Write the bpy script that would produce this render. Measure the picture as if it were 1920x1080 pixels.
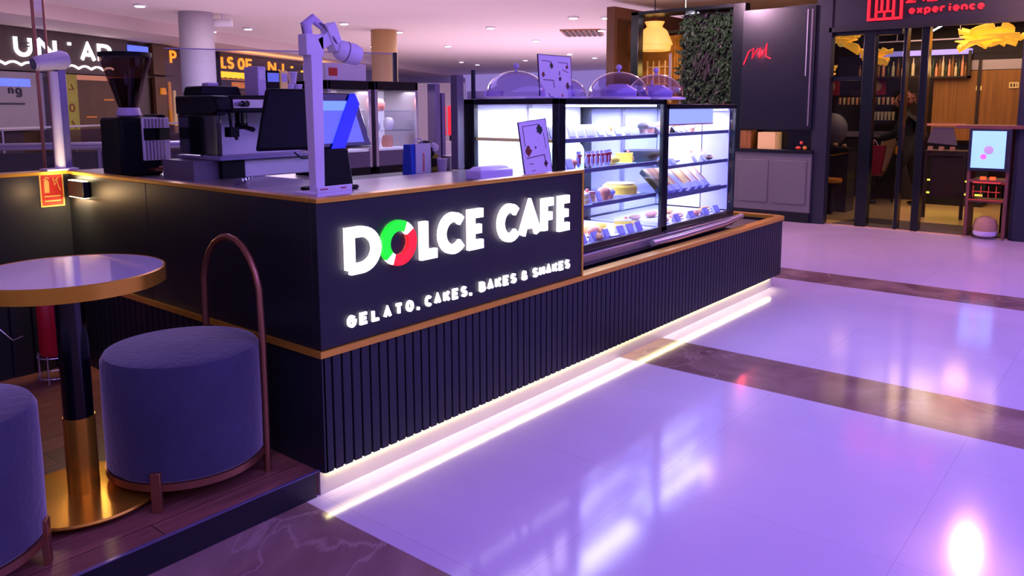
import bpy, math, random
from mathutils import Vector, Matrix
for o in list(bpy.data.objects): bpy.data.objects.remove(o)
S=bpy.context.scene; COL=S.collection
R=math.radians; PI=math.pi
# ------------------------------------------------------------ camera
cam_d=bpy.data.cameras.new('camera'); cam=bpy.data.objects.new('camera',cam_d); COL.objects.link(cam); S.camera=cam
yaw,pitch,roll=R(39.241),R(7.562),R(-0.152)
fw=Vector((math.cos(yaw)*math.cos(pitch),math.sin(yaw)*math.cos(pitch),-math.sin(pitch)))
rt=fw.cross(Vector((0,0,1))).normalized(); up=rt.cross(fw)
r2=math.cos(roll)*rt+math.sin(roll)*up; u2=-math.sin(roll)*rt+math.cos(roll)*up
mw=Matrix((r2,u2,-fw)).transposed().to_4x4(); mw.translation=Vector((-1.9059,-2.5509,1.6)); cam.matrix_world=mw
cam_d.sensor_width=36; cam_d.lens=36*1486.72/1920; cam_d.shift_y=-(540-397.36)/1920
cam_d.clip_start=.05; cam_d.clip_end=200
# ------------------------------------------------------------ view, world, lights
vs=S.view_settings; vs.view_transform='Standard'; vs.look='None'; vs.gamma=1; vs.use_curve_mapping=False; vs.exposure=0.15
W=bpy.data.worlds.new('world'); S.world=W; W.use_nodes=True
W.node_tree.nodes['Background'].inputs[0].default_value=(.44,.30,.88,1); W.node_tree.nodes['Background'].inputs[1].default_value=.55
def area(name,loc,size,power,col,rot=(0,0,0)):
    d=bpy.data.lights.new(name,'AREA'); d.shape='RECTANGLE'; d.size,d.size_y=size; d.energy=power; d.color=col
    o=bpy.data.objects.new(name,d); COL.objects.link(o); o.location=loc; o.rotation_euler=rot; return o
def point(name,loc,power,col,r=.05):
    d=bpy.data.lights.new(name,'POINT'); d.energy=power; d.color=col; d.shadow_soft_size=r
    o=bpy.data.objects.new(name,d); COL.objects.link(o); o.location=loc; return o
LAV=(.34,.22,1.0)
area('mall_overhead_fill',(3.6,-4.2,3.27),(8,6),340,(.24,.17,1.0))  # unseen overhead area lights standing in for the mall's lavender lighting, no panels built
point('mall_downlight_and_fill',(7.38,-1.28,3.15),85,(1.0,.46,.45),.09)
point('mall_downlight_and_fill',(7.9,2.4,3.15),130,(1.0,.58,.84),.07)  # added pinkish fill to brighten the far floor, no lamp known there
area('mall_overhead_fill',(-2.5,-3.4,3.27),(4,4),120,LAV)
area('mall_overhead_fill',(2.2,3.6,3.27),(3.0,2.4),45,(.50,.36,1.0))
area('mall_overhead_fill',(5.5,8.0,3.27),(4,3),300,(.92,.78,.90))
area('mall_overhead_fill',(15.5,9.5,3.27),(8,8),1050,(.92,.80,.90))  # added far fill, bounces off the floor to brighten the ceiling
# ------------------------------------------------------------ materials
def lin(h):
    h=h.lstrip('#'); c=[int(h[i:i+2],16)/255 for i in (0,2,4)]
    return tuple((x/12.92 if x<=.04045 else ((x+.055)/1.055)**2.4) for x in c)+(1,)
MATS={}
def mat(name,hexc,rough=.5,metal=0,emit=None,es=0,noise=.08,scale=8,bump=0,coat=0,alpha=1,trans=0,spec=.5,sheen=0,stretch=None):
    m=bpy.data.materials.new(name); m.use_nodes=True; nt=m.node_tree; b=nt.nodes['Principled BSDF']
    c=lin(hexc)
    tc=nt.nodes.new('ShaderNodeTexCoord'); n=nt.nodes.new('ShaderNodeTexNoise'); n.inputs['Scale'].default_value=scale; n.inputs['Detail'].default_value=4
    if stretch:
        mp_=nt.nodes.new('ShaderNodeMapping'); mp_.inputs['Scale'].default_value=stretch; nt.links.new(tc.outputs['Object'],mp_.inputs[0]); nt.links.new(mp_.outputs[0],n.inputs['Vector'])
    else: nt.links.new(tc.outputs['Object'],n.inputs['Vector'])
    mx=nt.nodes.new('ShaderNodeMix'); mx.data_type='RGBA'
    mx.inputs[6].default_value=tuple(v*(1-noise) for v in c[:3])+(1,); mx.inputs[7].default_value=tuple(min(1,v*(1+noise)) for v in c[:3])+(1,)
    nt.links.new(n.outputs['Fac'],mx.inputs[0]); nt.links.new(mx.outputs[2],b.inputs['Base Color'])
    b.inputs['Roughness'].default_value=rough; b.inputs['Metallic'].default_value=metal
    b.inputs['Specular IOR Level'].default_value=spec; b.inputs['Coat Weight'].default_value=coat
    b.inputs['Sheen Weight'].default_value=sheen; b.inputs['Sheen Roughness'].default_value=.4
    b.inputs['Alpha'].default_value=alpha; b.inputs['Transmission Weight'].default_value=trans
    if emit: b.inputs['Emission Color'].default_value=lin(emit); b.inputs['Emission Strength'].default_value=es
    if bump:
        bp=nt.nodes.new('ShaderNodeBump'); bp.inputs['Strength'].default_value=bump; bp.inputs['Distance'].default_value=.01
        n2=nt.nodes.new('ShaderNodeTexNoise'); n2.inputs['Scale'].default_value=scale*6; nt.links.new(tc.outputs['Object'],n2.inputs['Vector'])
        nt.links.new(n2.outputs['Fac'],bp.inputs['Height']); nt.links.new(bp.outputs[0],b.inputs['Normal'])
    MATS[name]=m; return m
def glassmat(name,tint,refl=.12,rough=.02):
    m=bpy.data.materials.new(name); m.use_nodes=True; nt=m.node_tree; nt.nodes.remove(nt.nodes['Principled BSDF'])
    t=nt.nodes.new('ShaderNodeBsdfTransparent'); t.inputs[0].default_value=lin(tint)
    g=nt.nodes.new('ShaderNodeBsdfGlossy'); g.inputs[0].default_value=(1,1,1,1); g.inputs['Roughness'].default_value=rough
    lw=nt.nodes.new('ShaderNodeLayerWeight'); lw.inputs[0].default_value=.5
    pw=nt.nodes.new('ShaderNodeMath'); pw.operation='POWER'; pw.inputs[1].default_value=4; nt.links.new(lw.outputs['Facing'],pw.inputs[0])
    ma=nt.nodes.new('ShaderNodeMath'); ma.operation='MULTIPLY_ADD'; ma.inputs[1].default_value=refl*4; ma.inputs[2].default_value=refl*.25; nt.links.new(pw.outputs[0],ma.inputs[0])
    mx=nt.nodes.new('ShaderNodeMixShader'); nt.links.new(ma.outputs[0],mx.inputs[0]); nt.links.new(t.outputs[0],mx.inputs[1]); nt.links.new(g.outputs[0],mx.inputs[2])
    nt.links.new(mx.outputs[0],nt.nodes['Material Output'].inputs[0]); MATS[name]=m; return m
M=MATS
mat('black_panel','#1a1e22',.42,noise=.12,scale=3,bump=.02)
mat('black_slat','#1f232a',.45,noise=.15,scale=5)
mat('black_gap','#050507',.7)
mat('gold','#f0b83c',.28,.55,noise=.1,scale=20)
mat('brass','#ecb838',.25,.75,noise=.06)
mat('copper','#b07a5a',.35,.85,noise=.1)
mat('plinth','#cfc6bc',.28,.35,noise=.05)
mat('fascia','#16161b',.3,noise=.3,scale=30)
mat('steel','#b9b0b4',.3,.7,noise=.06)
mat('chrome','#e6dfe4',.2,.7,noise=.03)
mat('black_plastic','#07090d',.5,noise=.1,spec=.2)
mat('black_gloss','#06080c',.12,noise=.1,coat=.3)
mat('case_frame','#071013',.25,noise=.1)
mat('white_paint','#e9e4ee',.45,noise=.03)
mat('white_card','#ece6f2',.6,noise=.02)
mat('navy_velvet','#3b3750',.85,noise=.35,scale=6,bump=.25,sheen=1)
mat('table_white','#e8e4f0',.12,noise=.02,coat=.5)
mat('led_warm','#ffffff',.5,emit='#fff0b0',es=9)
mat('led_white','#ffffff',.5,emit='#e9e6ff',es=9)
mat('letter_glow','#ffffff',.4,emit='#ffeefc',es=3.2)
mat('letter_small','#ffffff',.4,emit='#fff0f6',es=1.8)
mat('green_glow','#20d830',.4,emit='#18e628',es=.9)
mat('red_glow','#e8202a',.4,emit='#f0202c',es=.9)
mat('downlight','#ffffff',.4,emit='#fff6f4',es=9)
mat('ceiling','#efe2e0',.8,noise=.03,scale=1)
mat('soffit','#d8c4c4',.8,noise=.03)
mat('column_paint','#a79cab',.6,noise=.05)
mat('column_cream','#b58f5c',.6,noise=.05)
mat('facade_dark','#4a3638',.5,noise=.15,scale=2)
mat('facade_brown','#5a3a22',.6,noise=.4,scale=2)
mat('facade_grey','#8b7f90',.6,noise=.2,scale=1.5)
mat('sign_orange','#ff8a10',.5,emit='#ff8f14',es=1.6)
mat('sign_yellow','#ffb010',.5,emit='#ffae18',es=1.6)
mat('sign_white','#ffffff',.5,emit='#fff6fb',es=2.2)
mat('amber_panel','#a86010',.5,emit='#d87a10',es=.45,noise=.5,scale=3)
mat('amber_glow','#402008',.6,emit='#ff9418',es=.9)
mat('blue_glow','#5a70ff',.5,emit='#5568ff',es=1.0,noise=.3)
mat('olive_panel','#9a9430',.6,noise=.15)
mat('rust','#7a3414',.6)
mat('lilac_panel','#a9a6c8',.5)
mat('rail_metal','#8f86ac',.3,.6)
mat('glass_dark_panel','#3f3a44',.25,noise=.2)
mat('restaurant_navy','#151a2c',.5,noise=.12)
mat('cabinet_purple','#646468',.5,noise=.05)
mat('panel_dark','#0a0f1c',.34,noise=.1)
mat('neon_reflection_red','#ff2030',.5,emit='#ff1428',es=1.3)
mat('sign_red','#ff2030',.5,emit='#ff1c28',es=1.1)
mat('wood_panel','#8a5a24',.5,noise=.75,scale=4,stretch=(1,9,.25))
mat('rest_floor','#c9a877',.25,noise=.15,scale=2)
mat('mat_dark','#4a3f3c',.9,noise=.15,scale=30)
mat('dark_wood','#2a1a12',.5,noise=.3)
mat('red_wood','#6a3a34',.5,noise=.2)
mat('flower_silk','#ffc24a',.6,emit='#ffab30',es=.75,noise=.3,scale=5)
mat('lamp_shade','#e8c060',.5,emit='#ffc860',es=.55,noise=.06)
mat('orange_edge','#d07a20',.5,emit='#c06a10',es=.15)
mat('step_led','#ffe070',.5,emit='#ffd84a',es=2.0)
mat('screen_blue','#8fc4ff',.3,emit='#86bcff',es=1.0,noise=.12,scale=3)
mat('pink_dot','#ff70c0',.4,emit='#f060c0',es=.8)
mat('leaf_dark','#1d3a1c',.6,noise=.5,scale=3)
mat('leaf_purple','#463f44',.5,noise=.3)
mat('curtain','#b07a18',.7,noise=.25,scale=6)
mat('bottle_a','#8a5a2a',.2,noise=.3); mat('bottle_b','#d8c8a0',.25,noise=.2); mat('bottle_c','#2a3a2a',.15)
mat('purple_shelf','#8a80d0',.5,emit='#9a90e8',es=.8,noise=.2)
mat('skin','#b98068',.6,noise=.05); mat('hair','#5a2c2c',.8,noise=.3,scale=30); mat('black_cloth','#0b0d12',.9,noise=.2); mat('beige_cloth','#b08a70',.85,noise=.12)
mat('red_bag','#8e1434',.7,noise=.1)
mat('fire_red','#c8102a',.3,noise=.05,coat=.4)
mat('sign_red_flat','#d83018',.5,noise=.03); mat('sign_yellow_flat','#f4d060',.5,noise=.02)
mat('label_pink','#f0c0f0',.5)
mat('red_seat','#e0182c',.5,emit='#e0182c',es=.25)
mat('coffee_beans','#150c08',.6,noise=.5,scale=60,bump=.6)
mat('screen_lav','#7080d0',.25,emit='#5c6ad0',es=.55,noise=.25,scale=4)
mat('screen_sky','#80b0ff',.25,emit='#6fa0ff',es=.7)
mat('vivid_blue','#0a28ff',.4,emit='#0020ff',es=.45)
mat('blue_box','#2a50d0',.5); mat('grey_plastic','#6c6474',.5)
mat('cream_liner','#efe6ee',.5,emit='#f4e6f0',es=.30,noise=.06)
mat('case_back','#e6e6f6',.5,noise=.06,scale=3)
mat('case_light_box','#bfd4ff',.5,emit='#b4ccff',es=.8,noise=.06)
mat('shelf_grey','#7d7c96',.3,.4)
mat('bread','#d89a52',.7,noise=.2,scale=20,bump=.3); mat('sponge','#f0cf86',.8,noise=.12,scale=25,bump=.2)
mat('cream_icing','#fbf2ec',.5,noise=.02); mat('pink_icing','#e88a80',.5,noise=.06); mat('choc','#4a2418',.45,noise=.2)
mat('lemon','#f0d24a',.6,noise=.1); mat('teal_board','#c6e8f4',.5,noise=.03)
mat('salmon','#e39a78',.7,noise=.15); mat('wrap_blue','#b8bce8',.5,noise=.08)
mat('dome_lilac','#d2c6e6',.4,noise=.05)
mat('red_mark','#c01828',.5)
mat('ink','#241838',.6)
mat('orange_lit','#ff6a20',.5,emit='#ff5a10',es=.7)  # glow put into the colour of the host stand boxes
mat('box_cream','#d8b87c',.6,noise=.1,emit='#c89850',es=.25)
mat('red_lit','#c84830',.5,emit='#c03020',es=.35)  # glow put into the red of ornament, wire rack and chair frame
glassmat('glass','#eef0fb',.12); glassmat('glass_dome','#e2d8f6',.25,.03); glassmat('glass_smoke','#cdbcb8',.10); glassmat('glass_door','#c8ccd4',.04)
# wood deck planks
def deckmat():
    m=bpy.data.materials.new('deck_wood'); m.use_nodes=True; nt=m.node_tree; b=nt.nodes['Principled BSDF']
    tc=nt.nodes.new('ShaderNodeTexCoord'); br=nt.nodes.new('ShaderNodeTexBrick'); br.inputs['Scale'].default_value=1
    br.inputs['Brick Width'].default_value=1.3; br.inputs['Row Height'].default_value=.16; br.inputs['Mortar Size'].default_value=.002
    br.inputs['Color1'].default_value=lin('#94604f'); br.inputs['Color2'].default_value=lin('#764a40'); br.inputs['Mortar'].default_value=lin('#20120f')
    mp=nt.nodes.new('ShaderNodeMapping'); mp.inputs['Scale'].default_value=(1.2,14,1); n=nt.nodes.new('ShaderNodeTexNoise'); n.inputs['Scale'].default_value=3; n.inputs['Detail'].default_value=6
    nt.links.new(tc.outputs['Object'],br.inputs['Vector']); nt.links.new(tc.outputs['Object'],mp.inputs[0]); nt.links.new(mp.outputs[0],n.inputs['Vector'])
    mx=nt.nodes.new('ShaderNodeMix'); mx.data_type='RGBA'; mx.blend_type='OVERLAY'; mx.inputs[0].default_value=.7
    nt.links.new(br.outputs['Color'],mx.inputs[6]); nt.links.new(n.outputs['Fac'],mx.inputs[7]); nt.links.new(mx.outputs[2],b.inputs['Base Color'])
    b.inputs['Roughness'].default_value=.38; MATS['deck_wood']=m
deckmat()
def floormat():
    m=bpy.data.materials.new('mall_floor'); m.use_nodes=True; nt=m.node_tree; b=nt.nodes['Principled BSDF']; N=nt.nodes.new; Lk=nt.links.new
    tc=N('ShaderNodeTexCoord'); sx=N('ShaderNodeSeparateXYZ'); Lk(tc.outputs['Object'],sx.inputs[0])
    def rng(a,bv):
        g=N('ShaderNodeMath'); g.operation='GREATER_THAN'; Lk(sx.outputs[0],g.inputs[0]); g.inputs[1].default_value=a
        l=N('ShaderNodeMath'); l.operation='LESS_THAN'; Lk(sx.outputs[0],l.inputs[0]); l.inputs[1].default_value=bv
        k=N('ShaderNodeMath'); k.operation='MULTIPLY'; Lk(g.outputs[0],k.inputs[0]); Lk(l.outputs[0],k.inputs[1]); return k
    acc=None
    for a,c in ((-60,-.0714),(2.3535,2.9101),(5.3278,5.8208),(11.2,11.7),(14.2,14.7),(17.2,17.7)):
        k=rng(a,c)
        if acc is None: acc=k
        else:
            s=N('ShaderNodeMath'); s.operation='MAXIMUM'; Lk(acc.outputs[0],s.inputs[0]); Lk(k.outputs[0],s.inputs[1]); acc=s
    # brown marble
    n=N('ShaderNodeTexNoise'); n.inputs['Scale'].default_value=1.6; n.inputs['Detail'].default_value=8; n.inputs['Distortion'].default_value=1.4; Lk(tc.outputs['Object'],n.inputs['Vector'])
    r=N('ShaderNodeValToRGB'); Lk(n.outputs['Fac'],r.inputs[0]); e=r.color_ramp.elements
    e[0].position=.25; e[0].color=lin('#6a4a48'); e[1].position=.75; e[1].color=lin('#a38276')
    v=N('ShaderNodeTexVoronoi'); v.feature='DISTANCE_TO_EDGE'; v.inputs['Scale'].default_value=1.7
    ad=N('ShaderNodeMixRGB'); ad.inputs[0].default_value=.35; Lk(tc.outputs['Object'],ad.inputs[1]); Lk(n.outputs['Color'],ad.inputs[2]); Lk(ad.outputs[0],v.inputs['Vector'])
    vr=N('ShaderNodeValToRGB'); Lk(v.outputs['Distance'],vr.inputs[0]); vr.color_ramp.elements[0].color=(.5,.5,.5,1); vr.color_ramp.elements[1].color=(0,0,0,1); vr.color_ramp.elements[1].position=.012
    bm=N('ShaderNodeMix'); bm.data_type='RGBA'; Lk(vr.outputs[0],bm.inputs[0]); Lk(r.outputs[0],bm.inputs[6]); bm.inputs[7].default_value=lin('#b89a92')
    # light tile
    n2=N('ShaderNodeTexNoise'); n2.inputs['Scale'].default_value=.8; n2.inputs['Detail'].default_value=6; n2.inputs['Distortion'].default_value=.8; Lk(tc.outputs['Object'],n2.inputs['Vector'])
    r2_=N('ShaderNodeValToRGB'); Lk(n2.outputs['Fac'],r2_.inputs[0]); e=r2_.color_ramp.elements
    e[0].position=.2; e[0].color=lin('#c6b6c8'); e[1].position=.8; e[1].color=lin('#d8c8d8')
    br=N('ShaderNodeTexBrick'); br.offset=0; br.inputs['Brick Width'].default_value=.97; br.inputs['Row Height'].default_value=.97; br.inputs['Scale'].default_value=1; br.inputs['Mortar Size'].default_value=.0018
    br.inputs['Color1'].default_value=(1,1,1,1); br.inputs['Color2'].default_value=(.96,.96,.96,1); br.inputs['Mortar'].default_value=(.8,.78,.8,1); Lk(tc.outputs['Object'],br.inputs['Vector'])
    lt=N('ShaderNodeMix'); lt.data_type='RGBA'; lt.blend_type='MULTIPLY'; lt.inputs[0].default_value=1; Lk(r2_.outputs[0],lt.inputs[6]); Lk(br.outputs['Color'],lt.inputs[7])
    fm=N('ShaderNodeMix'); fm.data_type='RGBA'; Lk(acc.outputs[0],fm.inputs[0]); Lk(lt.outputs[2],fm.inputs[6]); Lk(bm.outputs[2],fm.inputs[7])
    Lk(fm.outputs[2],b.inputs['Base Color'])
    b.inputs['Roughness'].default_value=.115; b.inputs['Specular IOR Level'].default_value=.55
    bp=N('ShaderNodeBump'); bp.inputs['Strength'].default_value=.03; bp.inputs['Distance'].default_value=.004; n3=N('ShaderNodeTexNoise'); n3.inputs['Scale'].default_value=9; Lk(tc.outputs['Object'],n3.inputs['Vector']); Lk(n3.outputs['Fac'],bp.inputs['Height']); Lk(bp.outputs[0],b.inputs['Normal'])
    MATS['mall_floor']=m
floormat()
# ------------------------------------------------------------ mesh builder
class MB:
    def __init__(s): s.v=[]; s.f=[]; s.T=Matrix.Identity(4)
    def at(s,x=0,y=0,z=0,rz=0,rx=0,ry=0):
        s.T=Matrix.Translation((x,y,z))@Matrix.Rotation(rz,4,'Z')@Matrix.Rotation(ry,4,'Y')@Matrix.Rotation(rx,4,'X'); return s
    def add(s,vs,fs):
        k=len(s.v); s.v+=[tuple(s.T@Vector(p)) for p in vs]; s.f+=[tuple(k+i for i in f) for f in fs]; return s
    def box(s,x0,x1,y0,y1,z0,z1,tx=0,ty=0):
        # tx,ty : inward taper of the top
        return s.add([(x0,y0,z0),(x1,y0,z0),(x1,y1,z0),(x0,y1,z0),(x0+tx,y0+ty,z1),(x1-tx,y0+ty,z1),(x1-tx,y1-ty,z1),(x0+tx,y1-ty,z1)],
            [(0,3,2,1),(4,5,6,7),(0,1,5,4),(1,2,6,5),(2,3,7,6),(3,0,4,7)])
    def lathe(s,prof,cx=0,cy=0,cz=0,n=32,sx=1,sy=1):
        vs=[];fs=[];m=len(prof)
        for i in range(n):
            a=2*PI*i/n
            for r,z in prof: vs.append((cx+max(r,1e-4)*math.cos(a)*sx,cy+max(r,1e-4)*math.sin(a)*sy,cz+z))
        for i in range(n):
            j=(i+1)%n
            for k in range(m-1): fs.append((i*m+k,j*m+k,j*m+k+1,i*m+k+1))
        if prof[0][0]>1e-3: fs.append(tuple(i*m for i in reversed(range(n))))
        if prof[-1][0]>1e-3: fs.append(tuple(i*m+m-1 for i in range(n)))
        return s.add(vs,fs)
    def cyl(s,cx,cy,z0,z1,r,n=24,r2=None): return s.lathe([(r,z0),(r if r2 is None else r2,z1)],cx,cy,0,n)
    def tube(s,pts,r,n=10,closed=False):
        P=[Vector(p) for p in pts]; rs=r if isinstance(r,(list,tuple)) else [r]*len(P); vs=[];fs=[]; pu=None; m=len(P)
        for i,p in enumerate(P):
            a=P[(i-1)%m] if (i>0 or closed) else P[i]; b=P[(i+1)%m] if (i<m-1 or closed) else P[i]
            t=(b-a).normalized()
            if pu is None: pu=t.cross(Vector((0,0,1)));
            if pu.length<1e-3: pu=t.cross(Vector((0,1,0)))
            pu=(pu-t*pu.dot(t)).normalized(); w=t.cross(pu)
            for k in range(n):
                an=2*PI*k/n; vs.append(tuple(p+(pu*math.cos(an)+w*math.sin(an))*rs[i]))
        for i in range(m if closed else m-1):
            j=(i+1)%m
            for k in range(n): fs.append((i*n+k,i*n+(k+1)%n,j*n+(k+1)%n,j*n+k))
        if not closed: fs.append(tuple(reversed(range(n)))); fs.append(tuple((m-1)*n+k for k in range(n)))
        return s.add(vs,fs)
    def prism(s,poly,d0,d1,ax='y'):
        # poly in the plane normal to ax; ax y -> (x,z), z -> (x,y), x -> (y,z)
        n=len(poly)
        def P(a,b,d): return (a,d,b) if ax=='y' else ((a,b,d) if ax=='z' else (d,a,b))
        vs=[P(a,b,d0) for a,b in poly]+[P(a,b,d1) for a,b in poly]
        fs=[tuple(range(n)),tuple(reversed(range(n,2*n)))]+[(i,i+n,(i+1)%n+n,(i+1)%n) for i in range(n)]
        return s.add(vs,fs)
    def ribbon(s,pts,w,d0,d1,closed=False):
        # constant width stroke in the xz plane, between depths d0 and d1
        P=[Vector((a,b)) for a,b in pts]; m=len(P); Lf=[];Rt=[]
        for i,p in enumerate(P):
            if closed or 0<i<m-1:
                a=(p-P[(i-1)%m]).normalized(); b=(P[(i+1)%m]-p).normalized()
                na=Vector((-a.y,a.x)); nb=Vector((-b.y,b.x)); nn=(na+nb)
                nn=nn.normalized() if nn.length>1e-4 else na; k=min(1.6,1/max(.3,nn.dot(na)))
            else:
                a=(P[1]-P[0]).normalized() if i==0 else (P[-1]-P[-2]).normalized(); nn=Vector((-a.y,a.x)); k=1
            Lf.append(p+nn*w/2*k); Rt.append(p-nn*w/2*k)
        vs=[];fs=[]
        for i in range(m):
            vs+=[(Lf[i].x,d0,Lf[i].y),(Rt[i].x,d0,Rt[i].y),(Rt[i].x,d1,Rt[i].y),(Lf[i].x,d1,Lf[i].y)]
        for i in range(m if closed else m-1):
            j=(i+1)%m; a=i*4;b=j*4
            for k in range(4): fs.append((a+k,a+(k+1)%4,b+(k+1)%4,b+k))
        if not closed: fs+=[(3,2,1,0),(m*4-4,m*4-3,m*4-2,m*4-1)]
        return s.add(vs,fs)
    def sphere(s,cx,cy,cz,r,sx=1,sy=1,sz=1,n=20,m=12,jit=0,seed=0):
        rnd=random.Random(seed); pr=[(r*math.sin(PI*i/m),-r*math.cos(PI*i/m)*sz) for i in range(m+1)]
        vs=[];fs=[]
        for i in range(n):
            a=2*PI*i/n
            for q,z in pr:
                k=1+jit*(rnd.random()-.5)*(1 if q>1e-3 else 0); q=max(q,1e-4); vs.append((cx+q*k*math.cos(a)*sx,cy+q*k*math.sin(a)*sy,cz+z))
        for i in range(n):
            j=(i+1)%n
            for k in range(m): fs.append((i*(m+1)+k,j*(m+1)+k,j*(m+1)+k+1,i*(m+1)+k+1))
        return s.add(vs,fs)
    def build(s,name,m,parent=None,bevel=0,smooth=35,loc=None,rz=0):
        me=bpy.data.meshes.new(name); me.from_pydata(s.v,[],s.f); me.materials.append(MATS[m]); me.update()
        if smooth:
            me.shade_smooth(); me.set_sharp_from_angle(angle=R(smooth))
        o=bpy.data.objects.new(name,me); COL.objects.link(o)
        if parent: o.parent=parent
        if loc: o.location=loc
        o.rotation_euler.z=rz
        if bevel:
            b=o.modifiers.new('bevel','BEVEL'); b.width=bevel; b.segments=2; b.limit_method='ANGLE'; b.angle_limit=R(40); b.use_clamp_overlap=True
        return o
def E(name,label,cat,loc=(0,0,0),rz=0,group=None):
    o=bpy.data.objects.new(name,None); COL.objects.link(o); o.location=loc; o.rotation_euler.z=rz; o.empty_display_size=.1
    o['label']=label; o['category']=cat
    if group: o['group']=group
    return o
def tag(o,label,cat,group=None):
    o['label']=label; o['category']=cat
    if group: o['group']=group
    return o
def struct(o,label=None):
    o['kind']='structure'
    if label: o['label']=label
    return o
def copy_tree(root,loc,rz=None,label=None,group=None):
    r=root.copy(); COL.objects.link(r); r.location=loc
    if rz is not None: r.rotation_euler.z=rz
    if label: r['label']=label
    if group: r['group']=group
    for ch in list(root.children):
        c=ch.copy(); COL.objects.link(c); c.parent=r
        for g in list(ch.children):
            d=g.copy(); COL.objects.link(d); d.parent=c
    return r
def arc(cx,cz,rx,rz,a0,a1,n=14): return [(cx+rx*math.cos(R(a0+(a1-a0)*i/n)),cz+rz*math.sin(R(a0+(a1-a0)*i/n))) for i in range(n+1)]
ORD=['first','second','third','fourth','fifth','sixth','seventh','eighth','ninth','tenth','eleventh','twelfth','thirteenth','fourteenth','fifteenth','sixteenth']
# ------------------------------------------------------------ glyphs (unit centre lines)
GL={
'D':[[(0,0),(0,1),(.4,1)]+arc(.4,.5,.6,.5,80,-80)+[(.4,0),(0,0)]],
'O':['ring'], 'L':[[(0,1),(0,0),(1,0)]],
'C':[arc(.55,.5,.55,.5,42,318,18)],
'E':[[(1,1),(0,1),(0,0),(1,0)],[(0,.5),(.85,.5)]],
'F':[[(1,1),(0,1),(0,0)],[(0,.5),(.85,.5)]],
'A':[[(0,0),(.5,1),(1,0)],[(.2,.33),(.8,.33)]],
'G':[arc(.55,.5,.55,.5,42,360,18)+[(.6,.5)]],
'T':[[(0,1),(1,1)],[(.5,1),(.5,0)]],
'K':[[(0,1),(0,0)],[(1,1),(.08,.45)],[(.35,.6),(1,0)]],
'S':[arc(.5,.75,.45,.25,30,200,10)+arc(.5,.25,.5,.25,100,-150,12)],
'B':[[(0,0),(0,1),(.45,1)]+arc(.45,.76,.4,.24,80,-80,8)+[(.1,.52)],[(.1,.5),(.5,.5)]+arc(.5,.25,.5,.25,80,-80,8)+[(0,0)]],
'&':[[(1,0),(.2,.72)]+arc(.45,.8,.25,.2,200,-20,8)+[(.1,.35)]+arc(.4,.22,.35,.22,160,330,8)+[(.95,.45)]],
'H':[[(0,0),(0,1)],[(1,0),(1,1)],[(0,.5),(1,.5)]],
',':[[(.6,.12),(.3,-.22)]],
'U':[[(0,1),(0,.35)]+arc(.5,.4,.5,.4,190,350,10)+[(1,.35),(1,1)]],
'N':[[(0,0),(0,1)],[(0,1),(1,0)],[(1,0),(1,1)]],
"'":[[(.5,1),(.5,.82)]],
'P':[[(0,0),(0,1),(.5,1)]+arc(.5,.75,.5,.25,80,-80,8)+[(0,.5)]],
'R':[[(0,0),(0,1),(.5,1)]+arc(.5,.75,.5,.25,80,-80,8)+[(0,.5)],[(.4,.5),(1,0)]],
'J':[[(1,1),(1,.35)]+arc(.5,.3,.5,.3,0,-160,10)],
'Y':[[(0,1),(.5,.5)],[(1,1),(.5,.5),(.5,0)]],
'e':[[(.05,.5),(.95,.5)]+arc(.5,.5,.48,.5,10,310,14)], 'x':[[(0,0),(1,1)],[(0,1),(1,0)]],
'p':[[(0,-.5),(0,1)],'ring'], 'r':[[(0,0),(0,1)],arc(.5,.6,.5,.4,170,60,6)], 'i':[[(.5,0),(.5,1)],[(.5,1.35),(.5,1.55)]],
'n':[[(0,0),(0,1)],arc(.5,.55,.5,.45,180,0,8)+[(1,0)]], 'c':[arc(.5,.5,.5,.5,45,315,12)],
'g':['ring',[(1,1),(1,-.3)]+arc(.5,-.3,.5,.25,0,-150,6)],
}
def glyph(ch,x0,x1,z0,z1,t,d0,d1,mb=None):
    mb=mb or MB(); h=t/2; sx=x1-x0-t; sz=z1-z0-t
    for k,st in enumerate(GL[ch]):
        e=k*.0004
        if st=='ring': mb.ribbon([(x0+h+sx*(.5+.5*math.cos(2*PI*i/28)),z0+h+sz*(.5+.5*math.sin(2*PI*i/28))) for i in range(28)],t,d0-e,d1,closed=True)
        else: mb.ribbon([(x0+h+sx*a,z0+h+sz*b) for a,b in st],t,d0-e,d1)
    return mb
# ============================================================ SETTING
struct(MB().box(-9,30,-13,36,-.1,0).build('floor','mall_floor',smooth=0),'glossy lavender mall floor with brown marble bands')
struct(MB().box(-9,30,-13,36,3.3,3.4).build('ceiling','ceiling',smooth=0))
DZ=.1066
struct(MB().box(-7,0,.052,3.6,0,DZ).box(0,4.95,.052,3.6,0,DZ-.002).build('floor','deck_wood',smooth=0),'raised wooden plank deck around the cafe')
struct(MB().box(-7,-.02,.036,.052,0,DZ+.001).build('trim_1','fascia'),'black step edge of the raised deck')
struct(MB().box(-7,-.0,.034,.05,DZ+.001,DZ+.004).build('trim_2','rail_metal'),'thin metal nosing along the deck edge')
FA=R(28.4245); FO=Vector((3.467,13.499,0)); fdx=Vector((math.cos(FA),math.sin(FA),0)); fdy=Vector((-math.sin(FA),math.cos(FA),0))
def FP(s,off=0,z=0): p=FO+fdx*s+fdy*off; return (p.x,p.y,z)
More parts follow.
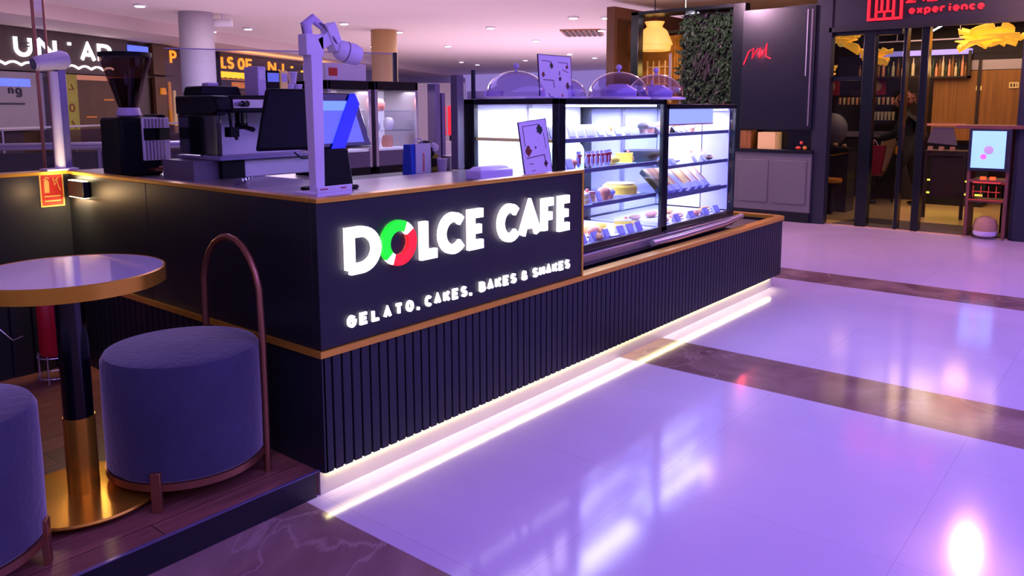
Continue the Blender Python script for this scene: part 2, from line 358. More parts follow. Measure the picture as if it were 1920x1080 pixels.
# shopfront wall (back left), local x along the wall, local y into the shop
struct(MB().box(-9,26,-1.6,0.5,3.05,3.3).build('trim_3','soffit',loc=FP(0),rz=FA),'plastered bulkhead above the far shop signs')
struct(MB().box(-9,4.1,0.02,.3,0,3.05).build('wall_back','facade_dark',loc=FP(0),rz=FA),'dark brown shopfront wall')
struct(MB().box(4.1,13.4,.1,.4,0,3.05).build('wall_back','facade_brown',loc=FP(0),rz=FA),'brown shopfront wall of the second shop')
struct(MB().box(13.4,34,.1,.4,0,3.3).build('wall_back','facade_grey',loc=FP(0),rz=FA),'grey far wall')
# white round column and cream round column
struct(MB().cyl(5.85,11.15,0,3.3,.30,40).build('column','column_paint'),'white round mall column')
struct(MB().cyl(10.3,11.1,0,3.3,.29,40).build('column','column_cream'),'cream round mall column behind the fridges')
# restaurant building
RX=9.11
struct(MB().box(9.11,16,-6,4.4,0,.012).build('floor','rest_floor',smooth=0),'tan restaurant floor')
struct(MB().box(13.6,13.8,-6,4.6,0,3.2).build('wall_back','dark_wood'),'dark rear wall of the restaurant')
struct(MB().box(9.3,13.6,4.45,4.6,0,3.2).build('wall_left','facade_brown'),'side wall of the restaurant')
struct(MB().box(9.9,13.6,-6,1.9,2.95,3.05).build('ceiling','restaurant_navy'),'dark restaurant ceiling')
struct(MB().box(9.11,9.3,-1.28,-1.22,0,2.7).box(9.05,9.3,-6,-1.26,0,2.7).build('wall_right','restaurant_navy'),'navy wall right of the host stand')
struct(MB().box(9.06,9.3,-6,.97,2.60,3.3).build('wall_front','restaurant_navy'),'navy sign band over the restaurant entrance')
struct(MB().box(9.04,9.1,-6,.97,2.56,2.62).build('trim_4','black_panel'),'dark moulding below the red sign')
# frame uprights of the restaurant front
for i,(y0,y1,x0,lab) in enumerate(((.93,1.14,9.04,'broad navy pilaster between screen board and entrance'),(.40,.545,9.11,'dark door frame upright left of the walking person'),(.02,.065,9.11,'dark slim frame upright behind the walking person'),(-.23,-.14,9.11,'dark frame upright above the kiosk counter'),(2.14,2.33,9.06,'dark upright between plant wall and screen board'),(3.87,4.0,9.06,'black corner post left of the yellow pendant lamp'))):
    struct(MB().box(x0,x0+.16,y0,y1,0,2.62 if 0<i<4 else 3.05).build('trim_%d'%(5+i),'restaurant_navy' if i==0 else 'case_frame',bevel=.006),lab)
struct(MB().box(9.12,9.24,.55,.93,1.93,1.98).box(9.12,9.24,.55,.93,2.52,2.62).box(9.12,9.24,.09,.40,2.5,2.62).build('trim_12','case_frame'),'dark transoms of the entrance screen')
struct(MB().box(9.06,9.5,2.33,4.0,3.0,3.05).box(9.06,9.3,2.33,3.9,.95,1.02).build('trim_13','case_frame'),'dark frame of the restaurant side window')
struct(MB().box(9.08,9.3,2.33,3.9,0,.95).build('wall_front','restaurant_navy'),'navy wall below the plant wall')
struct(MB().box(9.19,9.2,.55,.93,.05,2.52).box(9.19,9.2,.09,.40,.05,2.5).build('window_1','glass_door'),'glass of the entrance screen')
# ============================================================ COUNTER
ZT,Z1=1.2426,.5976
c=E('cafe_counter','black L-shaped cafe counter with gold trims, fluted base and glowing underside','counter',(0,0,0))
MB().box(0,1.858,.0,.04,.625,ZT-.018).build('front_panel','black_panel',c,bevel=.003)
MB().box(0,.04,.04,.78,.625,ZT-.018).box(0,.04,.784,1.38,.625,ZT-.018).box(0,.04,1.384,2.30,.625,ZT-.018).build('side_panel','black_panel',c,bevel=.002)
MB().box(-.004,1.866,-.008,.05,ZT-.018,ZT).box(-.004,.05,.05,2.32,ZT-.018,ZT).box(1.852,1.866,-.006,.05,.625,ZT-.018).build('gold_edge','gold',c,bevel=.002)['label']='gold edging around the sign panel and counter top'
MB().box(.04,1.86,.04,.9,1.16,1.2).box(.04,.78,.9,2.9,1.16,1.2).build('worktop','steel',c,bevel=.003)
MB().box(.04,.78,.9,2.9,DZ,1.16).box(.04,1.86,.04,.9,.6,1.16).build('carcass','black_panel',c)
# gold ledge following the counter, with rounded far end
def ledge():
    m=MB(); m.box(-.012,5.0,-.014,.0,Z1,.625).box(-.012,.0,.0,2.30,Z1,.625).box(1.86,5.0,0,.07,Z1+.004,.625)
    cx,cy,ro,ri=5.0,.10,.114,.03
    prev=None
    for i in range(9):
        a=R(-90+90*i/8); o=(cx+ro*math.cos(a),cy+ro*math.sin(a)); n=(cx+ri*math.cos(a),cy+ri*math.sin(a))
        if prev: m.prism([prev[0],o,n,prev[1]],Z1,.625,'z')
        prev=(o,n)
    m.box(5.03,5.114,.10,.52,Z1,.625); return m
ledge().build('gold_ledge','gold',c)['label']='gold ledge running above the fluted base'
m=MB(); w=.0505; x=.006
while x<4.99: m.box(x,x+.041,0,.016,DZ-.002,Z1); x+=w
cx,cy,ro=5.0,.10,.10
for i in range(3):
    a=R(-80+35*i); m.at(cx+ro*math.cos(a),cy+ro*math.sin(a),0,a+PI/2).box(-.02,.02,0,.016,DZ-.002,Z1); m.at()
y=.12
while y<.5: m.box(5.084,5.10,y,y+.041,DZ-.002,Z1); y+=w
m.build('fluted_cladding','black_slat',c,bevel=.002,smooth=0)['label']='black vertical slats of the fluted base'
m=MB(); y=.47
while y<2.3: m.box(0,.016,y,y+.05,DZ,Z1); y+=.062
m.box(0,.016,.0,.46,DZ,Z1).build('side_cladding','black_slat',c,smooth=0)
MB().box(.012,5.0,.014,.05,DZ,Z1).box(.014,.04,.04,2.3,DZ,Z1).box(5.0,5.085,.12,.52,DZ,Z1).box(5.0,5.075,.03,.12,DZ,Z1).build('base_core','black_gap',c)
MB().box(1.86,5.0,.05,.95,.12,.58).build('inner_body','black_panel',c)
MB().box(.0,4.93,.036,.05,0,DZ-.003).box(4.92,4.93,.05,.45,0,DZ-.003).build('plinth','plinth',c)['label']='pale metal plinth lit by the strip light'
MB().box(.015,4.86,.018,.030,DZ-.010,DZ-.003).build('strip_light','led_warm',c)['label']='glowing white strip light under the slats'
MB().box(.0,5.0,.0125,.034,DZ-.003,DZ+.0).build('overhang','black_gap',c)
area('counter_strip_glow',(2.45,.022,DZ-.012),(4.85,.012),2.6,(1.0,.93,.48))
# left low wall, wall at the back of the seating
struct(MB().box(-4.5,0,2.30,2.42,.57,1.226).build('wall_left','black_panel'),'dark low wall behind the round table')
struct(MB().box(-4.5,.0,2.29,2.43,1.226,1.244).box(-4.5,0,2.285,2.30,.57,.595).build('trim_14','gold'),'gold edging of the low wall')
m=MB(); y=-4.5
while y<-.05: m.box(y,y+.1,2.296,2.312,DZ,.57); y+=.112
m.box(-4.5,0,2.312,2.42,DZ,.57); struct(m.build('wall_left','black_slat',smooth=0),'dark panelled lower part of the low wall')
# wall lamp in the corner
w=E('wall_lamp','slim up-and-down wall lamp glowing warm on the counter side by the corner','lamp',(-.002,2.12,1.15))
MB().box(-.035,0,-.10,.10,-.045,.045).build('housing','black_panel',w,bevel=.004)
MB().box(-.032,-.004,-.095,.095,.045,.048).box(-.032,-.004,-.095,.095,-.048,-.045).build('diffuser','led_warm',w)
area('wall_lamp_glow',(-.035,2.12,1.095),(.04,.2),2.2,(1,.66,.34)); area('wall_lamp_glow',(-.035,2.12,1.205),(.04,.2),.8,(1,.75,.45),(PI,0,0))
point('wall_lamp_glow',(-.16,2.08,1.12),1.5,(1,.62,.3),.03)
# ---- illuminated letters
s=E('illuminated_sign','large glowing white DOLCE CAFE lettering on the black front panel','sign',(0,-.001,0))
lets=[('D',.127,.312),('L',.549,.672),('C',.666,.846),('E',.866,.992),('C',1.088,1.262),('A',1.258,1.438),('F',1.452,1.570),('E',1.600,1.722)]
for ch,a,b in lets:
    o=glyph(ch,a,b,.915,1.112,.044,-.022,-.002).build('letter','letter_glow',s,smooth=0); o['label']='glowing white letter '+ch
o=MB().ribbon([(.4195+.0775*math.cos(2*PI*i/40),1.0135+.0765*math.sin(2*PI*i/40)) for i in range(40)],.046,-.020,-.002,closed=True).build('letter','letter_glow',s,smooth=0); o['label']='round letter O in green, white and red'
for lab,mt,a0,a1 in (('green','green_glow',62,222),('red','red_glow',245,395)):
    q=MB().ribbon([(.4195+.0775*math.cos(R(a)),1.0135+.0765*math.sin(R(a))) for a in [a0+(a1-a0)*i/20 for i in range(21)]],.047,-.0215,-.002).build('ring_segment',mt,o,smooth=0); q['label']=lab+' arc of the letter O'
t=E('illuminated_sign','small glowing white tagline GELATO, CAKES, BAKES & SHAKES below the large letters','sign',(0,-.001,0))
def word(txt,x0,x1,z0,z1,tk,par,mt,gap=.32,d0=-.012,d1=-.002,nm='letter'):
    ws=[{',':.35,'I':.3,"'":.4}.get(ch,1) for ch in txt]; tot=sum(ws)+gap*(len(txt)-1); u=(x1-x0)/tot; x=x0
    for ch,wd in zip(txt,ws):
        glyph(ch,x,x+wd*u,z0,z1,tk,d0,d1).build(nm,mt,par,smooth=0); x+=(wd+gap)*u
word('GELATO,',.131,.543,.692,.744,.0125,t,'letter_small',.55)
word('CAKES,',.580,.895,.692,.744,.0125,t,'letter_small',.5)
word('BAKES',.953,1.24,.692,.744,.0125,t,'letter_small',.42)
word('&',1.287,1.334,.692,.744,.0115,t,'letter_small')
word('SHAKES',1.383,1.722,.692,.744,.0125,t,'letter_small',.4)
# ============================================================ DISPLAY CASES
def case(name,label,x0,x1,zt,shelves,lfr=.07,rfr=.045,botz=.735):
    c=E(name,label,'display case',(x0,.2,0)); w=x1-x0; D=.76
    m=MB().box(0,w,0,D,zt-.035,zt)                                # top
    m.box(0,w,0,.03,.70,botz).box(0,w,D-.03,D,.70,botz).box(0,w,0,D,.68,.70)
    m.box(0,lfr,0,.05,.70,zt).box(w-rfr,w,0,.03,.70,zt).box(0,.04,D-.09,D,.70,zt).box(w-.03,w,D-.04,D,.70,zt)
    m.build('frame','case_frame',c,bevel=.003)
    MB().box(0,w,.0,D,.60,.68).box(.0,w,-.03,.0,.63,.685).build('steel_base','steel',c,bevel=.004)
    MB().box(.04,w-.03,.04,D-.04,botz-.03,botz-.012).build('floor_tray','case_back',c)
    MB().box(lfr,w-rfr,.004,.010,botz,zt-.035).build('front_glass','glass',c)
    MB().box(.012,.018,.05,D-.09,botz,zt-.035).build('side_glass','glass',c)
    MB().box(w-.018,w-.012,.03,D-.04,botz,zt-.035).build('side_glass','glass',c)
    MB().box(.04,w*.5-.01,D-.02,D-.012,botz,zt-.04).box(w*.5+.01,w-.03,D-.034,D-.026,botz,zt-.04).build('rear_door','case_back',c)
    MB().box(w*.5-.02,w*.5+.02,D-.04,D-.008,botz,zt-.04).build('rear_post','steel',c)
    for z in shelves:
        sh=MB().box(.03,w-.03,.07,D-.06,z-.008,z).build('shelf','glass',c)
        MB().box(.03,w-.03,.055,.07,z-.022,z+.004).build('shelf_edge','shelf_grey',sh)
    if lfr>.05: MB().box(.022,.03,.07,D-.09,1.385,1.405).build('shelf_side_rail','box_cream',c)
    else: MB().box(w-.030,w-.022,.30,D-.04,botz,zt-.035).build('end_liner','case_back',c); MB().box(w-.030,w-.022,.05,.29,botz,zt-.035).build('end_liner','lilac_panel',c)
    MB().box(.08,w-.06,.05,.07,zt-.05,zt-.038).build('tube_light','led_white',c)
    area('case_glow',(x0+w/2,.2+.22,zt-.055),(w-.16,.26),14*w,(.80,.82,1.0))
    area('case_glow',(x0+w/2,.2+.52,zt-.055),(w-.16,.26),8*w,(.86,.84,1.0))
    for z in shelves: area('shelf_glow',(x0+w/2,.2+.38,z-.028),(w-.2,.4),5.0*w,(.84,.84,1.0))
    return c
SH1=(.975,1.205,1.40); SH2=(.94,1.16,1.40)
case('cake_display_case','tall black-framed glass cake case nearest the sign panel',1.9,3.215,1.648,SH1)
case('cake_display_case','tall glass cake case at the far end of the counter',3.222,4.42,1.615,SH2,lfr=.03,rfr=.012)
o=MB().box(3.25,4.0,.214,.24,1.47,1.60).build('menu_lightbox','case_light_box'); tag(o,'pale blue backlit header panel in the far cake case','light box')
tag(MB().box(3.25,4.0,.212,.238,1.46,1.469).build('edge_strip','pink_icing'),'thin pink strip under the pale blue header panel','strip')
m=MB(); m.tube([(2.9,.12,.66),(3.2,.09,.665),(4.0,.09,.675),(4.40,.12,.69)],.022,12); tag(m.build('push_handle','steel'),'long curved steel handle bar along the foot of the cake cases','handle')
# ---- food
rnd=random.Random(4)
def price_tag(x,y,z,lab,grp,h=.07,w=.075,mt='white_card'):
    o=E('price_card',lab,'price card',(x,y,z),rnd.uniform(-.12,.12),grp)
    MB().prism([(0,0),(.045,0),(.03,h)],-w/2,w/2,'x').build('card',mt,o)
    MB().prism([(-.0015,.012),(.0005,.012),(.0255,h-.008),(.0235,h-.008)],-w/2+.01,w/2-.01,'x').build('print','wrap_blue',o)
    return o
def slice_(x,y,z,lab,grp,base='sponge',top='cream_icing',rz=0,s=1):
    o=E('cake_slice',lab,'cake',(x,y,z),rz,grp); P=[(-.035*s,-.05*s),(.035*s,-.05*s),(0,.07*s)]
    MB().prism(P,.004,.03,'z').prism(P,.036,.06,'z').build('sponge',base,o)
    MB().prism([(a*1.03,b*1.03) for a,b in P],.03,.036,'z').prism([(a*1.04,b*1.04) for a,b in P],.06,.072,'z').build('icing',top,o)
    MB().sphere(0,-.02,.08,.012,n=10,m=6).build('topping','pink_icing',o)
    MB().cyl(0,0,0,.004,.075*s,20).build('cake_board','teal_board',o); return o
def muffin(x,y,z,lab,grp,top='bread',s=1):
    o=E('muffin',lab,'muffin',(x,y,z),0,grp)
    MB().lathe([(.024*s,0),(.034*s,.045*s)],n=20).build('paper_cup','salmon',o)
    MB().sphere(0,0,.05*s,.042*s,sz=.7,jit=.1,seed=int(x*99)).build('crown',top,o); return o
def croissant(x,y,z,lab,grp,mt='bread',L=.07,rz=0):
    o=MB(); pts=[];rs=[]
    for i in range(9):
        a=R(-70+140*i/8); pts.append((L*math.sin(a),.03*math.cos(a),.026)); rs.append(.008+.02*math.cos(a)*(1 if i%2 else .85))
    o.tube(pts,rs,10); return tag(o.build('croissant',mt,loc=(x,y,z),rz=rz),lab,'pastry',grp)
def roll(x,y,z,lab,grp,mt='bread',rz=0,fill='pink_icing'):
    o=E('filled_roll',lab,'sandwich',(x,y,z),rz,grp)
    MB().sphere(0,0,.022,.045,sx=1.9,sy=.8,sz=.5,jit=.05,seed=2).build('bread',mt,o)
    MB().sphere(0,-.006,.026,.045,sx=1.8,sy=.84,sz=.16).build('filling',fill,o); return o
def wrap(x,y,z,lab,grp,mt='cream_icing'):
    o=E('wrapped_sandwich',lab,'sandwich',(x,y,z),R(-4),grp)
    MB().at(0,0,0,0,R(40)).box(-.034,.030,-.01,.24,.0,.045).build('bread',mt,o,bevel=.01)
    MB().at(0,0,0,0,R(40)).box(-.036,.036,-.012,.05,-.002,.047).build('paper_band','wrap_blue',o,bevel=.004)
    MB().at(0,0,0,0,R(40)).box(.028,.0375,.05,.235,.006,.048).build('filling','salmon',o); return o
def packet(x,y,z,lab,grp,mt='white_card',h=.10):
    o=E('snack_packet',lab,'snack packet',(x,y,z),rnd.uniform(-.15,.15),grp)
    MB().sphere(0,0,h/2,h/2,sx=.55,sy=.22,sz=1,n=14,m=8).box(-.024,.024,-.002,.002,h-.012,h+.006).build('pouch',mt,o)
    MB().box(-.022,.022,-.013,-.009,h*.72,h*.86).box(-.006,.006,-.0135,-.0105,h*.25,h*.72).build('print','red_mark',o); return o
def plate(x,y,z,lab,mt='white_paint',r=.11):
    return tag(MB().lathe([(0,0),(r*.6,0),(r,.012),(r,.015),(r*.6,.004),(0,.004)],n=32).build('plate',mt,loc=(x,y,z)),lab,'plate')
LV=[('top shelf',1.40),('second shelf',1.205),('third shelf',.975),('base tray',.725)]
# left case top shelf: cards and glassy boxes
for i,(x,mt) in enumerate(((2.02,'white_card'),(2.10,'cream_icing'),(2.22,'dome_lilac'),(2.32,'white_card'),(2.42,'dome_lilac'))):
    price_tag(x,.32,1.40,'slanted card on the top shelf of the near cake case, %s from the left'%ORD[i],'cards on the top shelf of the near case',.085,.085,mt)
o=E('bread_loaf','pale domed loaf behind the cards on the top shelf of the near cake case','bread',(2.36,.52,1.40)); MB().sphere(0,0,.04,.12,sx=1.2,sy=.8,sz=.6,jit=.06).build('loaf','cream_icing',o); MB().cyl(0,0,0,.006,.15,24).build('board','teal_board',o)
tag(MB().box(2.03,2.13,.42,.55,1.402,1.44).build('cake_box','salmon',bevel=.004),'brown cake box at the left end of the top shelf in the near case','box')
# second shelf
for i in range(5): packet(2.40+i*.055,.33,1.205,'white and red snack packet on the second shelf, %s from the left'%ORD[i],'snack packets on the second shelf')
packet(2.34,.36,1.205,'bluish snack packet left of the white and red packets','snack packets on the second shelf','wrap_blue'); packet(2.70,.36,1.205,'bluish snack packet right of the white and red packets','snack packets on the second shelf','wrap_blue')
muffin(2.24,.34,1.205,'small orange-topped muffin beside the snack packets',None,'salmon',.8)
for i,x in enumerate((2.08,2.17)): price_tag(x,.30,1.205,'white card on the second shelf of the near case, %s from the left'%ORD[i],'cards on the second shelf')
o=E('cake_board_display','pale blue arched board standing behind the snack packets','board',(2.56,.60,1.205)); MB().prism([(-.2,0),(.2,0),(.2,.08)]+[(.2*math.cos(R(a)),.08+.09*math.sin(R(a))) for a in range(10,171,20)]+[(-.2,.08)],0,.01).build('panel','teal_board',o); MB().box(-.1,.1,.01,.06,0,.01).build('foot','teal_board',o)
slice_(2.92,.36,1.205,'yellow lemon cake slice at the right of the second shelf',None,'lemon','lemon',.5)
# third shelf
slice_(2.30,.33,.975,'cream cake slice on the third shelf of the near case, nearest the sign panel',None,'sponge','cream_icing',.3,1.2)
slice_(2.42,.36,.975,'cake slice with pink icing on the third shelf of the near case',None,'sponge','pink_icing',-.3,1.1)
for i,x in enumerate((2.36,2.50)): price_tag(x,.29,.975,'white card on the third shelf of the near case, %s from the left'%ORD[i],'cards on the third shelf')
muffin(2.60,.33,.975,'pinkish cupcake in the middle of the third shelf of the near case',None,'salmon',1.1); muffin(2.69,.34,.975,'pale muffin right of the pinkish cupcake',None,'wrap_blue',.9)
plate(2.95,.42,.975,'white plate carrying the yellow cake on the third shelf',r=.15)
o=E('round_cake','large round yellow cake on the third shelf of the near case','cake',(2.95,.42,.985)); MB().lathe([(.12,0),(.125,.05),(.11,.065),(0,.07)],n=36).build('sponge','lemon',o); MB().lathe([(.09,.066),(.1,.074),(.02,.08),(0,.08)],n=24).build('icing','cream_icing',o)
# base tray
plate(2.62,.38,.725,'white plate with pastries on the base tray of the near case',r=.14)
for i,(x,y,mt,lab) in enumerate(((2.56,.36,'salmon','curled salmon-coloured croissant on the white plate'),(2.66,.38,'bread','golden croissant on the white plate, right of the curled one'),(2.60,.44,'bread','golden croissant at the back of the white plate'))): croissant(x,y,.737,lab,'croissants on the white plate',mt,rz=i*.8)
roll(2.33,.34,.725,'long golden roll at the left of the base tray in the near case',None,'salmon',.25,'cream_icing'); roll(2.47,.30,.725,'short brown roll left of the white pastry plate',None,'bread',.9)
for i,x in enumerate((2.28,2.42,2.56,2.74,2.86,2.98)): price_tag(x,.262,.725,'bluish card on the base tray of the near case, %s from the left'%ORD[i],'cards on the base tray',.06,.08,'wrap_blue')
slice_(2.97,.40,.725,'pale lemon cake slice at the right of the base tray',None,'lemon','cream_icing',1)
for i,z in enumerate((.76,1.0,1.23)):
    tag(MB().box(2.50-.2*(i==0),3.0-.25*(i==2),.76,.775,z,z+(.19 if i<2 else .14)).build('backing_board','teal_board',bevel=.002),'pale blue backing board behind the %s of the near case'%['base tray','third shelf','second shelf'][i],'board')
# far case
for i,x in enumerate((3.32,3.42,3.56,3.64,3.74)): price_tag(x,.30,1.40,'lilac card under the pale blue header panel, %s from the left'%ORD[i],'cards on the top shelf of the far case',.05,.07,'dome_lilac' if i!=2 else 'black_plastic')
muffin(3.86,.33,1.40,'small white cup cake on the top shelf of the far case',None,'cream_icing',.9)
roll(3.45,.36,1.16,'golden filled roll on the second shelf of the far case',None,'bread',.1,'lemon'); roll(3.68,.38,1.16,'pale filled roll in the middle of the second shelf of the far case',None,'cream_icing',0,'cream_icing')
o=E('mixing_bowl','brown shallow bowl behind the rolls in the far case','bowl',(3.50,.55,1.165)); MB().lathe([(0,0),(.08,0),(.16,.10),(.152,.10),(.075,.008),(0,.008)],n=32).build('bowl','choc',o)
roll(4.20,.34,1.16,'dark brown roll at the right end of the second shelf',None,'choc',.4,'salmon')
for i,(x,mt) in enumerate(((3.34,'sponge'),(3.44,'bread'),(3.54,'sponge'),(3.66,'wrap_blue'),(3.80,'sponge'),(3.92,'cream_icing'),(4.05,'cream_icing'))):
    wrap(x,.30,.945,'long pale sandwich leaning on the third shelf of the far case, %s from the left'%ORD[i],'leaning sandwiches on the third shelf',mt)
tag(MB().at(3.8,.28,.93).box(-.5,.5,-.012,.0,-.02,.02).build('shelf_lip','rail_metal'),'dark metal lip in front of the leaning sandwiches','rail')
for i,(x,y,rz,mt,f) in enumerate(((3.42,.32,.2,'sponge','pink_icing'),(3.70,.36,-.2,'salmon','cream_icing'),(3.95,.32,.3,'salmon','pink_icing'),(4.2,.36,0,'bread','cream_icing'))): roll(x,y,.725,['long pink-filled baguette','tan bread roll with cream filling','salmon-coloured roll with pink filling','golden roll at the right end'][i]+' on the base tray of the far case','rolls on the base tray of the far case',mt,rz,f)
for i,x in enumerate((3.34,3.56,3.80,4.05,4.25)): price_tag(x,.262,.725,'bluish card on the base tray of the far case, %s from the left'%ORD[i],'cards on the base tray of the far case',.055,.08,'wrap_blue')

# ---- more food on the trays
for i,(x,y,mt,tp) in enumerate(((2.10,.34,'sponge','cream_icing'),(2.20,.36,'choc','pink_icing'))): slice_(x,y,.975,['pale cake slice behind the sign panel end on the third shelf','dark cake slice with pink icing left of the cream slice'][i],None,mt,tp,.2*i)
for i,x in enumerate((2.55,2.66,2.78,2.90)): muffin(x,.50,1.40,'small bun in the top back row of the near case, %s from left'%ORD[i],'buns on the top shelf',['cream_icing','salmon','sponge','bread'][i],1.0)
for i,x in enumerate((2.52,2.62,2.74,2.86)): price_tag(x,.30,1.40,'right-hand pale card on the near case top shelf, %s from left'%ORD[i],'right-hand cards on the top shelf',.06,.085,'white_card' if i%2 else 'wrap_blue')
for i,(x,mt) in enumerate(((2.80,'lemon'),(3.04,'sponge'))): croissant(x,.36,1.205,['yellow pastry in front of the lemon slice on the second shelf','golden pastry right of the lemon slice on the second shelf'][i],None,mt,.06,.6*i)
for i,(x,y,mt) in enumerate(((2.82,.48,'lemon'),(3.08,.34,'sponge'),(2.28,.50,'bread'),(2.42,.52,'salmon'))): croissant(x,y,.725,'curved pastry on the base tray of the near case, %s'%['yellow, behind the cards','pale, at the right end','golden, at the left end','salmon-coloured, behind the rolls'][i],None,mt,.07,.5*i)
for i,x in enumerate((3.40,3.52,3.64,3.78,3.92,4.10)): muffin(x,.50,1.40,'muffin in the top back row of the far case, %s from left'%ORD[i],'muffins on the top shelf of the far case',['choc','dome_lilac','salmon','cream_icing','bread','wrap_blue'][i],1.0)
for i,x in enumerate((3.34,3.50,3.86,4.02)): price_tag(x,.28,1.16,'card on the second shelf of the far case, %s from the left'%ORD[i],'cards on the second shelf of the far case',.05,.08,'wrap_blue' if i%2 else 'white_card')
for i,(x,mt) in enumerate(((3.88,'cream_icing'),(4.06,'sponge'))): slice_(x,.36,1.16,['white cake slice in the middle of the second shelf of the far case','golden cake slice right of the white one in the far case'][i],None,mt,'cream_icing',.4)
for i,(x,mt) in enumerate(((3.40,'bread'),(3.66,'salmon'),(3.94,'bread'))): roll(x,.56,.725,['golden baguette at the left of the far base tray back row','salmon-coloured baguette in the back row of the far base tray','golden baguette at the right of the far base tray back row'][i],None,mt,.1,'pink_icing')
# ---- things on top of the cases
def dome(x,y,z,r,lab,content='dome_lilac',ck=0):
    o=E('glass_cloche',lab,'cake dome',(x,y,z),0,'glass cake domes on top of the cases')
    MB().lathe([(r*1.06,0),(r*1.08,.012),(r*.9,.018),(0,.018)],n=40).build('stand','white_paint',o)
    MB().lathe([(r,.018)]+[(r*math.cos(R(a)),.03+r*.76*math.sin(R(a))) for a in range(0,86,6)]+[(0.002,.03+r*.76)],n=44).build('dome','glass_dome',o)
    k=MB().lathe([(.006,.02+r*.76),(.008,.04+r*.76),(.020,.052+r*.76),(.020,.066+r*.76),(.008,.078+r*.76),(0,.078+r*.76)],n=18).build('knob','dome_lilac',o)
    if ck==1: MB().lathe([(r*.6,.018),(r*.62,.06),(r*.3,.10),(0,.105)],n=30).build('cake',content,o)
    if ck==2: MB().box(-r*.5,r*.5,-.04,.04,.018,.06).build('cake',content,o,bevel=.01)
    return o
dome(2.02,.62,1.648,.19,'leftmost glass cake dome, half behind the upright menu card'); dome(2.45,.55,1.648,.14,'glass cake dome just right of the upright menu card','dome_lilac',2)
dome(2.80,.35,1.648,.205,'glass cake dome over a lilac cake, above the middle post','dome_lilac',1); dome(3.26,.32,1.648,.20,'rightmost glass cake dome beside a tan bottle','dome_lilac',1)
o=E('bottle','tan squeeze bottle standing behind the rightmost cake dome','bottle',(3.52,.50,1.615)); MB().lathe([(.04,0),(.042,.10),(.02,.14),(.012,.15),(0,.15)],n=18).build('body','salmon',o); MB().lathe([(.012,.15),(.006,.18),(0,.18)],n=12).build('nozzle','white_paint',o)
def menu_card(loc,w,h,rz,lean,lab,v,tilt=0):
    o=E('menu_card',lab,'menu card',loc,rz); T=dict(rx=R(lean),ry=R(tilt))
    MB().at(0,0,0,**T).box(0,w,0,.006,0,h).build('board','white_card',o,bevel=.002)
    MB().at(0,0,0,**T).box(-.003,0,-.001,.007,-.002,h+.003).box(w,w+.003,-.001,.007,-.002,h+.003).box(0,w,-.001,.007,h,h+.003).build('rim','ink',o)
    m=MB().at(0,0,0,**T); 
    if v==0:
        m.ribbon([(.03,h*.87),(w*.35,h*.86),(w*.38,h*.80)],.003,-.002,0).ribbon([(w*.6,h*.85),(w*.88,h*.84),(w*.9,h*.72)],.003,-.002,0).ribbon([(.04,h*.43),(w*.42,h*.42),(w*.44,h*.25)],.004,-.002,0).ribbon([(w*.25,h*.12),(w*.3,h*.04),(w*.42,h*.02)],.003,-.002,0).ribbon([(w*.72,h*.68),(w*.9,h*.62)],.003,-.002,0).ribbon([(w*.62,h*.64),(w*.62,h*.54)],.006,-.002,0)
        dots=((w*.38,h*.76,.016,'leaf_dark'),(w*.86,h*.30,.018,'choc'),(w*.12,h*.55,.014,'rust'),(w*.63,h*.46,.012,'ink'),(w*.86,h*.74,.010,'rust'),(w*.68,h*.07,.010,'pink_icing'))
    else:
        m.ribbon([(.03,h*.55),(.03,h*.92),(w*.7,h*.92)],.003,-.002,0).ribbon([(.03,h*.33),(w*.78,h*.34),(w*.8,h*.1)],.004,-.002,0).ribbon([(w*.2,h*.22),(w*.35,h*.21)],.003,-.002,0).ribbon([(w*.85,h*.75),(w*.88,h*.45)],.002,-.002,0).ribbon([(w*.25,h*.08),(w*.4,h*.08)],.002,-.002,0)
        dots=((w*.72,h*.82,.024,'leaf_dark'),(w*.22,h*.46,.024,'rust'),(w*.8,h*.17,.014,'choc'),(w*.5,h*.5,.006,'ink'))
    m.build('print_lines','ink',o)
    for i,(a,b,r,mt) in enumerate(dots):
        MB().at(0,0,0,**T).prism([(a+r*(1+.3*math.sin(3*k+i))*math.cos(2*PI*k/12),b+r*(1.1+.3*math.cos(2*k+i))*math.sin(2*PI*k/12)) for k in range(12)],-.002,0).build('picture',mt,o)
    MB().at(0,0,0).box(w*.4,w*.6,.006,.07,0,.006).build('foot','white_card',o)
    return o
menu_card((2.05,.45,1.652),.345,.268,0,-4,'upright lilac menu card standing on top of the near cake case',0)
menu_card((1.635,.24,1.202),.235,.31,R(-4),-6,'tilted menu card leaning between sign panel and near cake case',1,-5)
o=E('tray_box','low white carton on the left end of the near cake case top','box',(1.92,.80,1.650)); MB().box(0,.19,0,.15,0,.05).build('carton','white_card',o,bevel=.003); MB().box(.1,.192,-.002,.152,.002,.053).build('lid','case_back',o,bevel=.002)
tag(MB().box(1.93,2.05,.66,.78,1.65,1.662).build('folded_cloth','vivid_blue',bevel=.004),'flat bright blue cloth beside the white carton','cloth')
o=E('cutlery_tin','white tub of cutlery by the foot of the tilted menu card','tub',(1.50,.36,1.2)); MB().box(-.18,.10,-.06,.06,0,.055).build('tub','dome_lilac',o,bevel=.01); MB().box(-.17,.09,-.05,.05,.05,.07,.02,.02).build('lid','white_card',o,bevel=.006)
tag(MB().cyl(1.885,.86,1.65,1.83,.014,12).build('dark_post','restaurant_navy'),'thin dark post rising behind the left end of the near cake case','post')
tag(MB().box(1.80,1.86,.92,.98,1.2,1.80).build('square_post','grey_plastic',bevel=.004),'short square grey post behind the near cake case','post')
